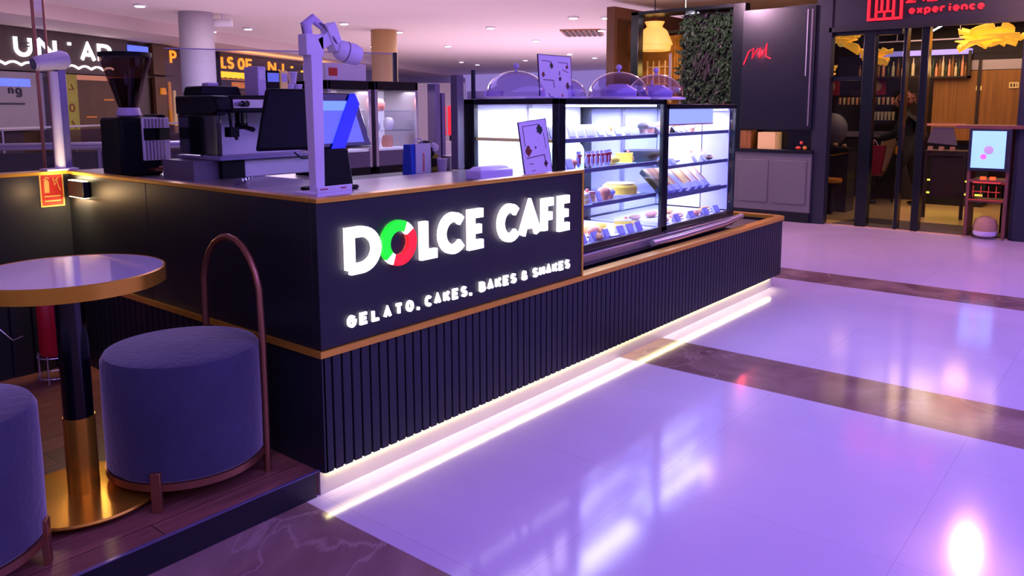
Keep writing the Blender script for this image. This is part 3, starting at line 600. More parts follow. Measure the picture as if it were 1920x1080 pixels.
# ============================================================ WORKTOP EQUIPMENT
g=E('coffee_grinder','tall black coffee grinder with a clear bean hopper on the side counter','coffee grinder',(.335,2.2,1.2))
MB().box(-.125,.125,-.12,.14,0,.345).build('body','black_plastic',g,bevel=.02)
MB().box(.0,.165,-.135,-.115,.09,.34).build('front_plate','white_paint',g,bevel=.006)['label']='ribbed chrome front plate'
m=MB()
for k in range(6): m.box(.012+k*.021,.022+k*.021,-.140,-.133,.095,.335)
m.build('ribs','steel',g); MB().box(.005,.16,-.143,-.13,.21,.28).build('dark_band','black_gloss',g)
MB().box(.12,.155,-.12,.10,.09,.36).build('side_cover','black_plastic',g,bevel=.01)
MB().lathe([(.055,.345),(.07,.355),(.06,.40),(0,.40)],-.01,0,0,28).build('collar','dome_lilac',g)
MB().lathe([(.05,.40),(.092,.57),(.088,.57),(.0,.57)],-.01,0,0,32).build('coffee_beans','coffee_beans',g)
MB().lathe([(.054,.40),(.14,.68),(.14,.70),(.137,.70),(.136,.68),(.05,.40)],-.01,0,0,36).build('hopper','glass_smoke',g)
MB().lathe([(.145,.695),(.145,.72),(0,.722)],-.01,0,0,36).build('lid','black_plastic',g)
MB().box(.03,.11,-.2,-.1,.03,.045).tube([(.05,-.2,.05),(.11,-.2,.05)],.008).build('fork','copper',g)
e=E('espresso_machine','wide black and steel espresso machine beside the coffee grinder','espresso machine',(.27,1.5,1.2))
MB().prism([(-.02,.38),(.0,.46),(.06,.468),(.44,.468),(.44,.36),(.06,.355)],.205,.30,'x').build('left_shoulder','black_plastic',e,bevel=.012)
MB().box(.208,.235,.0,.42,.13,.36).build('left_side','black_gloss',e,bevel=.006)
MB().box(.30,.90,.0,.44,.37,.468).build('upper_housing','black_plastic',e,bevel=.008)
MB().box(.31,.60,-.006,.0,.395,.445).build('control_panel','chrome',e,bevel=.004)
MB().lathe([(.018,0),(.018,.06),(0,.06)],n=16).at().build('dial','black_gloss',e,loc=(.36,-.006,.42)).rotation_euler.x=PI/2
MB().box(.235,.90,.20,.24,.12,.37).build('splash_back','white_paint',e)
for i,x in enumerate((.42,.60,.78)):
    gh=MB().cyl(x,.10,.31,.37,.034,20).build('group_head','black_gloss',e)
    MB().cyl(x,.10,.275,.31,.037,20).tube([(x,.10,.29),(x-.02,-.05,.275)],[.012,.014]).build('portafilter','black_plastic',gh)
MB().tube([(.30,.02,.37),(.29,-.01,.27),(.31,-.03,.22)],.009).box(.27,.325,-.03,.03,.235,.29).build('steam_wand','black_plastic',e)
MB().box(.2,.92,-.03,.44,.105,.125).build('drip_tray','rail_metal',e,bevel=.004)
MB().box(.09,.24,.06,.4,0,.105).build('left_foot','grey_plastic',e); MB().box(.38,.88,.02,.4,0.0,.10).build('base_drawer','white_paint',e,bevel=.008)
MB().box(.24,.38,.02,.4,0,.105).build('base_gap','black_plastic',e)
o=E('bean_tray','black lidded tray on top of the espresso machine left end','tray',(.50,1.70,1.668)); MB().box(0,.27,0,.2,0,.055,.015,.01).build('tray','black_plastic',o,bevel=.01); MB().box(.08,.15,.05,.12,.055,.075).build('knob','dome_lilac',o,bevel=.006)
# stacks on the machine
for i,(x,w_,h,mt,lab) in enumerate(((.80,.055,.17,'dome_lilac','tall lilac carton standing on the espresso machine'),(.86,.09,.15,'black_plastic','dark box beside the tall lilac carton'),(.957,.05,.15,'box_cream','tan and purple carton right of the dark box'))):
    o=E('carton',lab,'box',(x,1.58,1.668)); MB().box(0,w_,0,.14,0,h).build('body',mt,o,bevel=.003); MB().box(.006,w_-.006,-.002,0,h*.55,h*.9).build('print',['white_card','screen_lav','dome_lilac'][i],o)
for i,(x,z) in enumerate(((1.03,0),(1.09,0),(1.055,.075))):
    o=E('paper_cup',['lilac paper cup by the cartons on the espresso machine','lilac paper cup at the right end of the espresso machine','topmost lilac paper cup on the espresso machine'][i],'cup',(x,1.60,1.668+z)); MB().lathe([(.020,0),(.03,.07),(.028,.07),(.018,.003),(0,.003)],n=20).build('cup','dome_lilac',o); MB().lathe([(.031,.066),(.031,.072),(.029,.072)],n=20).build('rim','white_card',o)
# POS
p=E('payment_terminal','black twin-screen till on the counter corner','till',(.53,.56,1.2))
MB().box(-.13,.12,-.05,.10,0,.02).box(-.11,.10,-.03,.05,.02,.20,.02,.01).build('stand','black_plastic',p,bevel=.01)
MB().at(-.385,.05,.205,R(-10),R(-12)).prism([(0,0),(.34,0),(.30,.29),(.085,.29)],0,.03).build('staff_screen','black_plastic',p,bevel=.012)
MB().at(-.12,.0,.20,R(6),R(-16)).box(-.02,.41,.0,.03,0,.285,.03,0).build('screen_housing','black_gloss',p,bevel=.01)
d=MB().at(-.12,.0,.20,R(6),R(-16)).box(.0,.355,-.003,.001,.025,.24,.02,0).build('display','screen_lav',p); d['label']='lavender blue display'
MB().at(-.12,.0,.20,R(6),R(-16)).box(.012,.34,-.0045,-.002,.19,.238,.006,0).build('header_bar','screen_sky',d)
b=MB().at(-.12,.0,.20,R(6),R(-16)).prism([(.10,-.02),(.19,-.02),(.375,.22),(.36,.275),(.325,.275)],-.012,-.005).build('blue_band','vivid_blue',p); b['label']='bright blue diagonal band across the display'
MB().tube([(-.2,.03,.19),(-.16,.03,.16),(-.1,.02,.16),(-.09,.02,.08)],.004,8).build('cable','black_plastic',p)
# white post with spotlight
q=E('post_spotlight','white upright post with clamp and round spotlight on the counter corner','spotlight',(.250,.32,1.2))
MB().box(-.075,.115,-.10,.07,0,.032).box(-.075,.115,-.10,-.09,.032,.062).build('base_plate','white_paint',q,bevel=.003)
MB().box(-.06,-.02,-.102,-.099,.048,.052).box(.05,.08,-.102,-.099,.048,.052).build('bolt','red_mark',q)
MB().box(-.024,.024,-.024,.024,.03,.66,-.006,-.006).build('post','white_paint',q,bevel=.003)
MB().box(-.052,.04,-.03,.03,.62,.71).at(.02,-.005,.66,0,0,R(-28)).box(0,.12,-.025,.025,-.02,.035).at().build('clamp','white_paint',q,bevel=.004)
MB().at(.10,-.01,.70,0,0,R(-24)).box(-.026,.026,-.03,.03,-.055,.065).at().build('driver_box','white_paint',q,bevel=.004)
MB().tube([(-.03,0,.66),(-.045,0,.74),(.0,0,.775),(.05,-.02,.75),(.09,-.04,.69),(.115,-.03,.66)],.006,8).build('cable','grey_plastic',q)
MB().tube([(-.02,0,.70),(-.03,0,.75),(.005,0,.778),(.05,0,.75)],[.022,.024,.02,.016],12).build('cable_boot','dome_lilac',q)
h=MB().lathe([(0,0),(.036,.0),(.044,.015),(.048,.08),(.042,.11),(.016,.12),(0,.12)],n=32).build('lamp_head','white_paint',q,loc=(.115,-.02,.655)); h.rotation_euler=(R(10),R(105),0)
MB().lathe([(.0460,.04),(.0470,.045)],n=32).build('seam','grey_plastic',h)
# far-left white pole with spotlight on low wall
q=E('post_spotlight','white pole with tilted cylindrical spotlight on the far counter corner','spotlight',(-.02,2.34,1.244))
MB().box(-.09,.08,-.05,.06,0,.012).build('base_plate','white_paint',q,bevel=.002)
MB().cyl(0,0,.01,.56,.028,20,.022).build('pole','white_paint',q)
h=MB().lathe([(.0,-.015),(.034,-.015),(.034,0),(.040,0),(.054,.15),(.044,.175),(0,.175)],n=32).build('lamp_head','white_paint',q,loc=(-.095,-.02,.60)); h.rotation_euler=(R(0),R(80),R(8))
MB().lathe([(0,-.0155),(.033,-.0155),(.033,-.014)],n=32).build('lens','black_gloss',h)
MB().box(.03,.075,.02,.07,0.0,.58).build('conduit','rail_metal',q,bevel=.004)
# counter bits
def cup(x,y,z,lab,mt='white_card',h=.1,r=.04):
    o=E('cup',lab,'cup',(x,y,z)); MB().lathe([(r*.75,0),(r,h),(r*.93,h),(r*.7,.004),(0,.004)],n=24).build('body',mt,o); MB().lathe([(r*1.03,h-.008),(r*1.04,h),(r*.95,h)],n=24).build('rim',mt,o)
back=.0
tag(MB().box(.78,3.6,2.05,2.95,1.02,1.06).build('back_worktop','steel',bevel=.003),'steel worktop of the back bar under the small fridges','worktop')
tag(MB().box(.78,3.6,2.1,2.9,DZ,1.02).build('back_cabinet','black_panel'),'black cabinet under the back bar worktop','cabinet')
tag(MB().box(.78,1.88,.92,1.5,DZ,1.155).build('prep_cabinet','black_panel',bevel=.003),'black prep cabinet behind the counter','cabinet')
o=E('paper_bag','blue and white gift bag with a small figure print on the prep cabinet','bag',(1.66,1.2,1.158)); MB().box(0,.17,0,.09,0,.20,.004,.01).build('body','blue_box',o,bevel=.003)
MB().box(.035,.17,-.006,.002,.01,.205).build('front_panel','white_card',o); MB().ribbon([(.10,.02),(.103,.12),(.10,.14)],.014,-.009,-.006).build('print','pink_icing',o); MB().tube([(.05,.03,.2),(.07,.03,.235),(.11,.03,.235),(.13,.03,.2)],.004,8).build('handle','dome_lilac',o)
o=E('plush_cloth','black and white cloth bundle behind the blue gift bag','cloth',(1.86,1.28,1.158)); MB().sphere(0,0,.15,.07,jit=.25,seed=3).box(-.03,.03,-.03,.03,0,.12).build('bundle','black_plastic',o); MB().sphere(.03,-.05,.17,.035,jit=.2,seed=5).build('white_patch','white_card',o)
cup(1.90,1.16,1.158,'lilac takeaway cup right of the blue gift bag','dome_lilac',.10,.035)
cup(2.02,1.22,1.06+.1,'grey steel cup right of the lilac takeaway cup','steel',.11,.04)
tag(MB().box(1.885,2.4,1.15,1.5,1.1,1.158).build('side_shelf','black_panel'),'short dark shelf holding the cups behind the cake case','shelf')
o=E('olive_crate','olive yellow crate behind the cups','crate',(1.88,1.33,1.158)); MB().box(0,.16,0,.1,0,.12).build('box','olive_panel',o,bevel=.003); MB().box(.02,.14,-.003,0,.03,.09).build('recess','black_plastic',o)
for i in range(4):
    tag(MB().tube([(.30+i*.028,1.05+i*.02,1.21),(.30+i*.028,1.03+i*.02,1.235),(.31+i*.03,1.0+i*.02,1.24)],.008,8).build('milk_jug_handle','rail_metal'),'small bluish clip in the row of clips before the espresso machine, %s from the left'%ORD[i],'clip','clips on the side counter')
# small display fridges
def fridge(x0,w_,lab,zt,header):
    f=E('display_fridge',lab,'fridge',(x0,2.4,1.06)); H=zt-1.06
    MB().box(0,.03,0,.45,0,H).build('side_wall','steel',f,bevel=.003); MB().box(w_-.03,w_,0,.45,0,H).build('side_wall','steel',f,bevel=.003)
    MB().box(.0,w_,0,.45,H-.07,H).box(0,w_,0,.45,0,.06).box(.03,w_-.03,.43,.45,.06,H-.07).build('frame','black_plastic',f,bevel=.003)
    MB().box(.03,w_-.03,.40,.43,.2,H-.07).box(.03,w_-.03,.02,.43,.185,.2).build('liner','cream_liner',f)
    MB().box(.03,w_-.03,.0,.02,.06,.185).build('lower_panel','grey_plastic',f)
    for z in (.34,.50): MB().box(.03,w_-.03,.05,.40,z,z+.008).build('shelf','glass',f)
    MB().box(.03,w_-.03,.0,.006,.19,H-.07).build('door_glass','glass',f)
    MB().box(w_-.055,w_-.035,-.03,-.012,.22,H-.12).box(w_-.05,w_-.04,-.03,0,.24,.25).box(w_-.05,w_-.04,-.03,0,H-.15,H-.14).build('door_handle','chrome',f)
    if header:
        hd=MB().box(0,w_-.03,.02,.3,H,H+.13).build('header','white_paint',f,bevel=.003); MB().box(.03,.11,.015,.02,H+.035,H+.095).build('logo_plate','sign_red_flat',hd)
    for (x,z,r) in ((.14,.24,.06),(.28,.35,.05),(.14,.35,.055),(.28,.51,.05)): 
        pass
    area('fridge_glow',(x0+w_/2,2.52,zt-.08),(w_-.1,.1),2.2,(1,.9,.95))
    return f
fridge(1.94,.43,'small glass-door fridge with a lilac header behind the till',1.805,True); fridge(2.41,.48,'small glass-door fridge right of the one with the header',1.807,False)
k=0
for x0,w_ in ((1.94,.43),(2.41,.48)):
    for (dx,z,r) in ((.13,.20,.07),(.30,.20,.05),(.15,.348,.06),(.32,.348,.045),(.2,.508,.06)):
        k+=1; tag(MB().lathe([(r*.8,0),(r,.02),(r,.07),(r*.7,.1),(0,.105)],n=20).build('cake_tub',['pink_icing','cream_icing','salmon','white_card','cream_icing'][k%5],loc=(x0+dx,2.6,1.06+z)),'rounded tub inside the %s fridge behind the till, %s of its tubs'%('header' if k<6 else 'right-hand',ORD[(k-1)%5]),'tub','tubs in the small fridges')
tag(MB().box(3.0,3.06,2.3,2.4,1.06,1.80).box(3.08,3.12,2.3,2.4,1.06,1.72).build('paper_towel_rack','rail_metal',bevel=.004),'narrow metal rack right of the small fridges','rack')
# ============================================================ SEATING
TBL=(-.723,.527)
t=E('bistro_table','tall round bistro table with white top, gold rim and black and gold stem','table',(TBL[0],TBL[1],DZ))
MB().lathe([(0,.893),(.322,.893),(.326,.897),(.322,.901),(0,.901)],n=72).build('tabletop','table_white',t)
MB().lathe([(.318,.848),(.331,.848),(.331,.900),(.324,.903),(.318,.893)],n=72).build('rim','brass',t)['label']='gold metal rim'
MB().lathe([(0,.86),(.315,.86),(.315,.892),(0,.892)],n=48).build('underside','black_panel',t)
MB().cyl(0,0,.345,.86,.052,32).build('stem','black_gloss',t); MB().cyl(0,0,.045,.345,.055,32).build('gold_sleeve','brass',t)
MB().lathe([(0,.028),(.272,.028),(.276,.034),(.27,.040),(.06,.048),(0,.05)],n=64).build('base_disc','brass',t)
for a in (-70,20,110,200): MB().cyl(.19*math.cos(R(a)),.19*math.sin(R(a)),.0,.028,.022,16).build('glide_foot','steel',t)
def stool(loc,rz,lab):
    s=E('hoop_back_stool',lab,'stool',loc,rz)
    Rr=.298
    MB().lathe([(0,.105),(Rr-.012,.105),(Rr,.115),(Rr+.002,.30),(Rr,.525),(Rr-.012,.548),(Rr-.05,.558),(0,.562)],n=64).build('seat','navy_velvet',s)
    MB().lathe([(Rr-.03,.080),(Rr+.004,.080),(Rr+.006,.108),(Rr-.03,.108)],n=64).build('base_ring','copper',s)
    for a in LEGS: 
        MB().at((Rr-.004)*math.cos(R(a)),(Rr-.004)*math.sin(R(a)),0,R(a)).box(-.002,.018,-.019,.019,0,.155).at().build('leg','copper',s,bevel=.002)
    hoop=[]; hw=.215; 
    X=.215
    hoop=[(X+.01,-hw,0),(X+.012,-hw,.3),(X+.012,-hw*1.0,.60)]
    for i in range(1,12):
        a=PI*i/12; hoop.append((X+.012+.0*i,-hw*math.cos(a),.70+.26*math.sin(a)))
    hoop+=[(X+.012,hw,.60),(X+.012,hw,.3),(X+.01,hw,0)]
    MB().tube(hoop,.0145,12).build('back_hoop','copper',s)
    return s
LEGS=(220,115)
s1=stool((-.357,.424,DZ),0,'navy velvet drum stool with copper hoop back, right of the table')
LEGS=(146,60,225)
stool((-1.23,.36,DZ),R(180),'navy velvet drum stool at the left edge of the photo, in front of the table')
# fire extinguisher on stand
f=E('fire_extinguisher','red fire extinguisher with white label on a thin wire stand behind the table','fire extinguisher',(-.225,2.08,DZ))
MB().lathe([(0,.15),(.065,.15),(.072,.17),(.072,.52),(.05,.57),(.02,.585),(0,.585)],n=32).build('cylinder','fire_red',f)
m=MB(); 
for i in range(5): m.at(0,0,0,R(-75+i*8)).box(.0715,.0745,-.006,.006,.19,.50)
m.at().build('label_sheet','label_pink',f); MB().at(0,0,0,R(-60)).box(.0735,.076,-.02,.02,.24,.27).box(.0735,.076,-.02,.02,.30,.34).at().build('label_print','red_mark',f)
MB().cyl(0,0,.585,.61,.02,14).box(-.015,.06,-.012,.012,.61,.625).box(-.015,.075,-.012,.012,.635,.65).build('valve','black_plastic',f)
MB().tube([(.02,0,.61),(.09,-.02,.6),(.1,-.02,.4),(.09,-.01,.3)],.01,10).build('hose','black_plastic',f)
m=MB()
for a in (45,135,225,315): m.tube([(.085*math.cos(R(a)),.085*math.sin(R(a)),0),(.085*math.cos(R(a)),.085*math.sin(R(a)),.16)],.004,8)
m.tube([(.085*math.cos(2*PI*i/24),.085*math.sin(2*PI*i/24),.145) for i in range(24)],.004,8,closed=True).tube([(.085*math.cos(2*PI*i/24),.085*math.sin(2*PI*i/24),.03) for i in range(24)],.004,8,closed=True).build('wire_stand','chrome',f)
tag(MB().tube([(-.50,2.27,.6),(-.44,2.2,.42),(-.40,2.15,.36),(-.36,2.12,.38)],.003,6).build('loose_wire','chrome'),'thin pale wire hanging by the fire extinguisher','wire')
o=E('fire_sign','red fire extinguisher sign with yellow border on the dark low wall','sign',(-.155,2.298,1.045)); MB().box(0,.126,-.004,0,0,.19).build('border','sign_yellow_flat',o); MB().box(.008,.118,-.006,-.004,.008,.182).build('panel','sign_red_flat',o)
m=MB(); m.box(.022,.048,-.008,-.006,.08,.145).box(.027,.043,-.008,-.006,.145,.155).ribbon([(.02,.15),(.035,.168),(.05,.16)],.005,-.008,-.006).ribbon([(.07,.165),(.078,.12),(.09,.15),(.098,.11),(.106,.09)],.005,-.008,-.006).ribbon([(.072,.14),(.1,.165)],.004,-.008,-.006).box(.02,.105,-.008,-.006,.055,.063).box(.02,.105,-.008,-.006,.03,.036).build('pictogram','sign_yellow_flat',o)
# ============================================================ LEFT BACKGROUND (far shops)
def FE(name,lab,cat,s,off,z=0,grp=None): return E(name,lab,cat,FP(s,off,z),FA,grp)
b=FE('shop_sign','dark sign board with large white letters and a wavy underline over the far left shop','sign',0,-.12)
MB().box(-6,3.25,0,.12,2.27,3.04).build('board','facade_dark',b)
for ch,a,c_ in (('U',.13,.53),('N',.67,1.14),("'",1.36,1.62),('A',1.78,2.2),('P',2.28,2.68)): glyph(ch,a,c_,2.52,2.90,.07,-.03,0).build('letter','sign_white',b,smooth=0)
pts=[]; 
for i in range(73): x=-1.6+i*.06; pts.append((x,2.37+.055*abs(math.sin((x+.1)*PI/.36))))
MB().ribbon(pts,.035,-.025,0).build('wavy_underline','sign_white',b,smooth=0)
MB().box(.2,.46,-.045,-.03,2.70,2.725).box(.2,.46,-.045,-.03,2.76,2.785).build('reflected_bars','leaf_purple',b)
b=FE('shop_display','pale partition with a blue glow and dark lettering at the far left','partition',0,-.2)
MB().box(-3,.66,0,.08,1.2,2.24).build('panel','facade_grey',b); MB().box(-3,.35,-.01,0,1.98,2.12).build('glow_strip','blue_glow',b)
glyph('n',-.16,-.05,1.84,1.96,.03,-.02,0).build('letter','ink',b,smooth=0); glyph('g',.0,.13,1.84,1.96,.03,-.02,0).build('letter','ink',b,smooth=0); MB().box(-1,.18,-.02,0,1.66,1.69).build('underline','ink',b)
b=FE('standing_banner','yellow-green banner with brown marks in the far left shop window','banner',1.06,-.3); MB().box(0,.36,0,.04,.9,2.24).build('cloth','olive_panel',b); MB().ribbon([(.12,1.95),(.25,1.95),(.19,2.05)],.02,-.01,0).build('print','rust',b); MB().ribbon([(.15,1.35),(.25,1.2)],.03,-.01,0).build('print','rust',b); MB().ribbon([(.18+.06*math.cos(2*PI*i/16),1.6+.07*math.sin(2*PI*i/16)) for i in range(16)],.03,-.01,0,closed=True).build('print','rust',b); MB().cyl(.18,.02,0,.9,.02,10).build('stand','black_plastic',b)
b=FE('shop_window','brown glazed window with warm shelves of the far left shop','window',1.5,-.1); MB().box(0,1.6,0,.05,.4,2.2).build('pane','facade_brown',b); MB().box(0,1.6,-.02,0,2.15,2.25).box(-.04,0,-.03,.05,.3,2.25).build('frame','copper',b)
for i,(a,z) in enumerate(((.35,1.4),(.9,1.75),(1.2,1.3))): MB().box(a,a+.3,-.015,0,z,z+.03).build('shelf_light','orange_edge',b)
b=FE('wall_screen','small blue lit screen under the ceiling of the second shop','screen',3.2,-.12); MB().box(0,.75,0,.05,2.78,2.97).build('housing','black_plastic',b); MB().box(.02,.73,-.01,0,2.8,2.95).build('display','blue_glow',b)
b=FE('food_stall','dark stall front with amber lit shapes left of the white column','stall',4.1,-.12); MB().box(0,.85,0,.1,2.35,3.03).build('board','facade_brown',b)
area('stall_cove_glow',FP(9.6,-.7,2.85),(5.5,.25),26,(1,.42,.06),(PI,0,FA))
glyph('P',.62,.86,2.62,2.93,.05,-.03,0).build('letter','sign_orange',b,smooth=0); MB().box(.05,.8,.02,.1,.5,2.3).build('counter_front','facade_brown',b)
for i,(a,z0,z1,w_) in enumerate(((.50,1.2,2.2,.10),(.66,1.0,2.0,.12),(.2,1.9,2.05,.2))): MB().box(a,a+w_,-.02,.02,z0,z1,.02).build('amber_light','amber_panel' if i!=1 else 'box_cream',b)
b=FE('food_stall_sign','dark sign with orange letters right of the white column','sign',6.9,-.12)
MB().box(0,6.4,0,.12,2.10,3.06).build('board','dark_wood',b); 
for ch,a,c_ in (('L',.02,.26),('S',.32,.62),('O',.86,1.18),('F',1.28,1.60),('N',2.55,3.0),('J',3.15,3.50)): glyph(ch,a,c_,2.62,2.94,.06,-.04,0).build('letter','sign_orange',b,smooth=0)
m=MB()
for i in range(11): m.box(.0+i*.135,.1+i*.135,-.03,0,2.38+.01*(i%2),2.54)
m.build('small_lettering','sign_yellow',b); MB().box(0,1.6,-.02,0,2.33,2.36).box(.5,1.5,-.02,0,2.12,2.28).build('amber_strip','amber_panel',b)
for i,(a,z) in enumerate(((4.0,2.8),(4.7,2.7),(4.9,2.95))): MB().cyl(a,-.05,z,z+.06,.04,10).build('bulb','sign_yellow',b)
m=FE('parapet_rail','upper rail with posts in front of the far left shops','railing',0,-.8); MB().tube([(-8,0,1.26),(5.2,0,1.26)],.02,8).build('handrail','column_paint',m)
for i in range(8): MB().cyl(-5.5+i*1.5,0,0,1.26,.02,8).build('post','rail_metal',m)
MB().box(-8,5.2,-.005,.005,.1,1.2).build('glass_panel','glass_smoke',m)
ra=math.atan2(7.917-9.024,3.743-1.85)
m=E('atrium_railing','thick lavender handrail with smoked glass panels in front of the far shops','railing',(-1.5,10.98,0),ra)
MB().tube([(0,0,1.1),(6.6,0,1.1)],.05,14).build('handrail','rail_metal',m); MB().box(0,6.6,-.008,.008,.05,1.02).build('glass_panel','glass_dark_panel',m)
for i in range(6): MB().box(i*1.25,i*1.25+.04,-.02,.02,0,1.08).build('post','rail_metal',m)
# glass screen frame left of the grinder
m=E('glass_screen','tall thin-framed glass screen rising behind the far counter corner','screen',(.35,3.6,0),R(-22)); MB().box(0,.022,0,.03,DZ,3.29).box(.07,.085,0,.03,DZ,3.29).build('frame','copper',m,bevel=.003); MB().box(.022,.07,.012,.018,DZ,3.29).build('pane','glass',m)
m=E('glass_screen','clear glass panel with a dark post behind the cake cases','screen',(4.9,4.9,0),R(-28)); MB().box(0,.05,0,.05,0,2.27).build('post','restaurant_navy',m,bevel=.003); MB().box(-2.6,0,.02,.03,.2,2.25).build('pane','glass',m); MB().box(-2.6,0,.015,.035,2.25,2.262).build('top_edge','rail_metal',m)
m=E('red_waiting_seats','pair of red high-backed seats seen through the glass behind the fridges','seat',(8.2,7.3,0),R(-50))
for i in range(2):
    x=i*.16
    MB().prism([(0,1.1),(.18,1.1),(.18,1.15),(.05,1.18),(.02,1.62),(-.03,1.62)],x*1.0-.05,x+.08,'x').build('seat_shell','red_seat',m,bevel=.01); MB().cyl(x,.1,0,1.1,.03,10).build('pedestal','black_plastic',m)
tag(MB().at(7.2,8.4,0,R(-50)).box(0,2.0,-.1,.1,0,1.0).at().build('far_parapet','facade_grey'),'grey parapet behind the glass by the red seats','parapet')
m=E('menu_totem','tall grey framed panel far behind the near cake case','panel',(9.6,10.2,0),R(-50)); MB().box(0,1.6,0,.08,0,2.1).build('panel','facade_grey',m); MB().box(0,.06,-.02,0,0,2.1).box(1.54,1.6,-.02,0,0,2.1).build('frame','rail_metal',m)
# ceiling lights
DL=[(3.326,12.523),(4.645,10.761),(4.705,14.914),(5.767,13.679),(7.811,17.224),(8.019,16.752),(7.576,13.944),(7.843,14.011),(8.021,12.884),(10.654,18.272),(8.666,10.462),(10.636,10.972),(13.058,14.632),(21.867,23.229),(17.934,21.469),(14.423,13.074),(20.437,18.147),(11.258,8.777),(14.619,10.133),(21.242,15.707),(19.431,12.461),(21.61,12.931),(10.823,6.324),(13.31,7.305),(11.235,5.844),(22.248,18.952)]
dl=E('ceiling_downlight','small round white downlight glowing in the pinkish mall ceiling','ceiling light',(DL[0][0],DL[0][1],3.3),0,'mall ceiling downlights')
MB().lathe([(.085,-.035),(.105,-.035),(.11,0),(.085,0)],n=24).build('trim_ring','white_paint',dl); MB().lathe([(0,-.05),(.07,-.045),(.085,-.03),(.085,0)],n=24).build('diffuser','downlight',dl)
for x,y in DL[1:]: copy_tree(dl,(x,y,3.3))
tr=E('track_spotlight','white cylindrical ceiling spotlight beside the white column','spotlight',(6.3,11.0,3.3)); MB().cyl(0,0,-.12,0,.03,12).build('stem','white_paint',tr); MB().at(0,0,-.16,R(-50),0,PI/2).cyl(0,0,-.16,.16,.07,24).at().build('lamp_body','white_paint',tr)
v=E('ceiling_vent','square brown slatted vent in the mall ceiling','vent',(13.6,8.0,3.3),R(30)); MB().box(-.75,.75,-.45,.45,-.03,0).build('frame','copper',v)
m=MB()
for i in range(7): m.box(-.7,.7,-.4+i*.12,-.34+i*.12,-.045,-.03)
m.build('slats','dark_wood',v)
# ============================================================ RESTAURANT FRONT
s=E('restaurant_sign','red square emblem and red lettering on the navy band over the entrance','sign',(9.055,0,0),-PI/2)
# local x = -world y
yl=lambda y:-y
e_=MB(); x0,x1,z0,z1=-.485,-.10,2.69,3.06
e_.ribbon([(x0,z0),(x1,z0),(x1,z1),(x0,z1)],.03,-.03,0,closed=True).ribbon([(x0+.09,z0),(x0+.09,z1)],.025,-.03,0).ribbon([(x0+.155,z0+.09),(x0+.155,z1)],.025,-.03,0).ribbon([(x0+.225,z0+.09),(x0+.225,z1)],.025,-.03,0).ribbon([(x1-.09,z0),(x1-.09,z1)],.025,-.03,0).ribbon([(x0+.09,z0+.09),(x1-.09,z0+.09)],.02,-.03,0).ribbon([(x0+.19,z0),(x0+.19,z0+.09)],.02,-.03,0)
e_.build('emblem','sign_red',s,smooth=0)
x=-.01
for ch in 'experience':
    w_=.07 if ch not in 'i' else .035
    glyph(ch,x,x+w_,2.728,2.800,.021 if ch not in 'eco' else .024,-.03,0).build('letter','sign_red',s,smooth=0); x+=w_+.017
for ch,a,b_ in (('R',-.03,.19),('Y',.21,.39),('E',.43,.66)):
    g_=glyph(ch,a,b_,2.865,3.10,.05,-.03,0)
    if ch!='E': g_.box(a-.02,a+.09,-.03,0,2.865,2.885)
    g_.build('letter','sign_red',s,smooth=0)
# screen board
b=E('display_board','large dark glossy screen board beside the entrance showing a red neon reflection','screen board',(9.0,2.145,0),-PI/2)
MB().box(0,1.01,0,.10,1.275,2.93).build('panel','panel_dark',b,bevel=.004); MB().box(.955,.975,-.006,0,1.33,2.88).build('edge_strip','grey_plastic',b); MB().box(.90,.915,-.012,0,2.0,2.88).build('cord','chrome',b)
MB().tube([(.03,-.006,2.18),(.10,-.006,2.36),(.17,-.006,2.40),(.15,-.006,2.26),(.22,-.006,2.38),(.27,-.006,2.40),(.26,-.006,2.27),(.33,-.006,2.36),(.36,-.006,2.46),(.35,-.006,2.28),(.42,-.006,2.25)],.008,8).build('neon_reflection','neon_reflection_red',b)  # mirrored neon drawn as a glowing tube on the board
point('neon_halo_fill',(8.86,1.93,2.34),3.0,(1,.05,.08),.04)  # added light for the red halo around the drawn reflection
c=E('low_cabinet','grey-purple panelled cabinet below the dark screen board','cabinet',(9.0,2.2,0),-PI/2)
MB().box(0,1.09,0,.35,.14,.955).build('body','cabinet_purple',c,bevel=.004)
for a,b_ in ((.05,.50),(.58,1.03)):
    MB().box(a,b_,-.012,0,.25,.85).build('door','cabinet_purple',c,bevel=.006)
MB().box(0,1.09,.01,.35,0,.14).build('plinth','case_frame',c); MB().box(-.02,1.10,-.03,.37,.955,1.0).build('top_board','case_frame',c,bevel=.003)
tag(MB().box(9.0,9.3,1.62,1.87,1.0,1.235).build('parcel_box','box_cream',bevel=.003),'pale cardboard box on the shelf over the low cabinet','box')
tag(MB().box(9.02,9.3,1.98,2.14,1.0,1.26).build('wood_box','wood_panel',bevel=.003),'dark wooden box left of the pale box on the shelf','box')
o=E('red_ornament','small red and yellow ornament on the shelf over the low cabinet','ornament',(9.02,1.27,1.0)); MB().sphere(0,.03,.03,.035,sz=.6).sphere(0,-.01,.10,.022).build('figure','red_lit',o); MB().sphere(0,-.06,.03,.028).build('ball','orange_edge',o)
MB().box(.06,1.09,.25,.32,1.0,1.30).build('back_panel','case_frame',c)
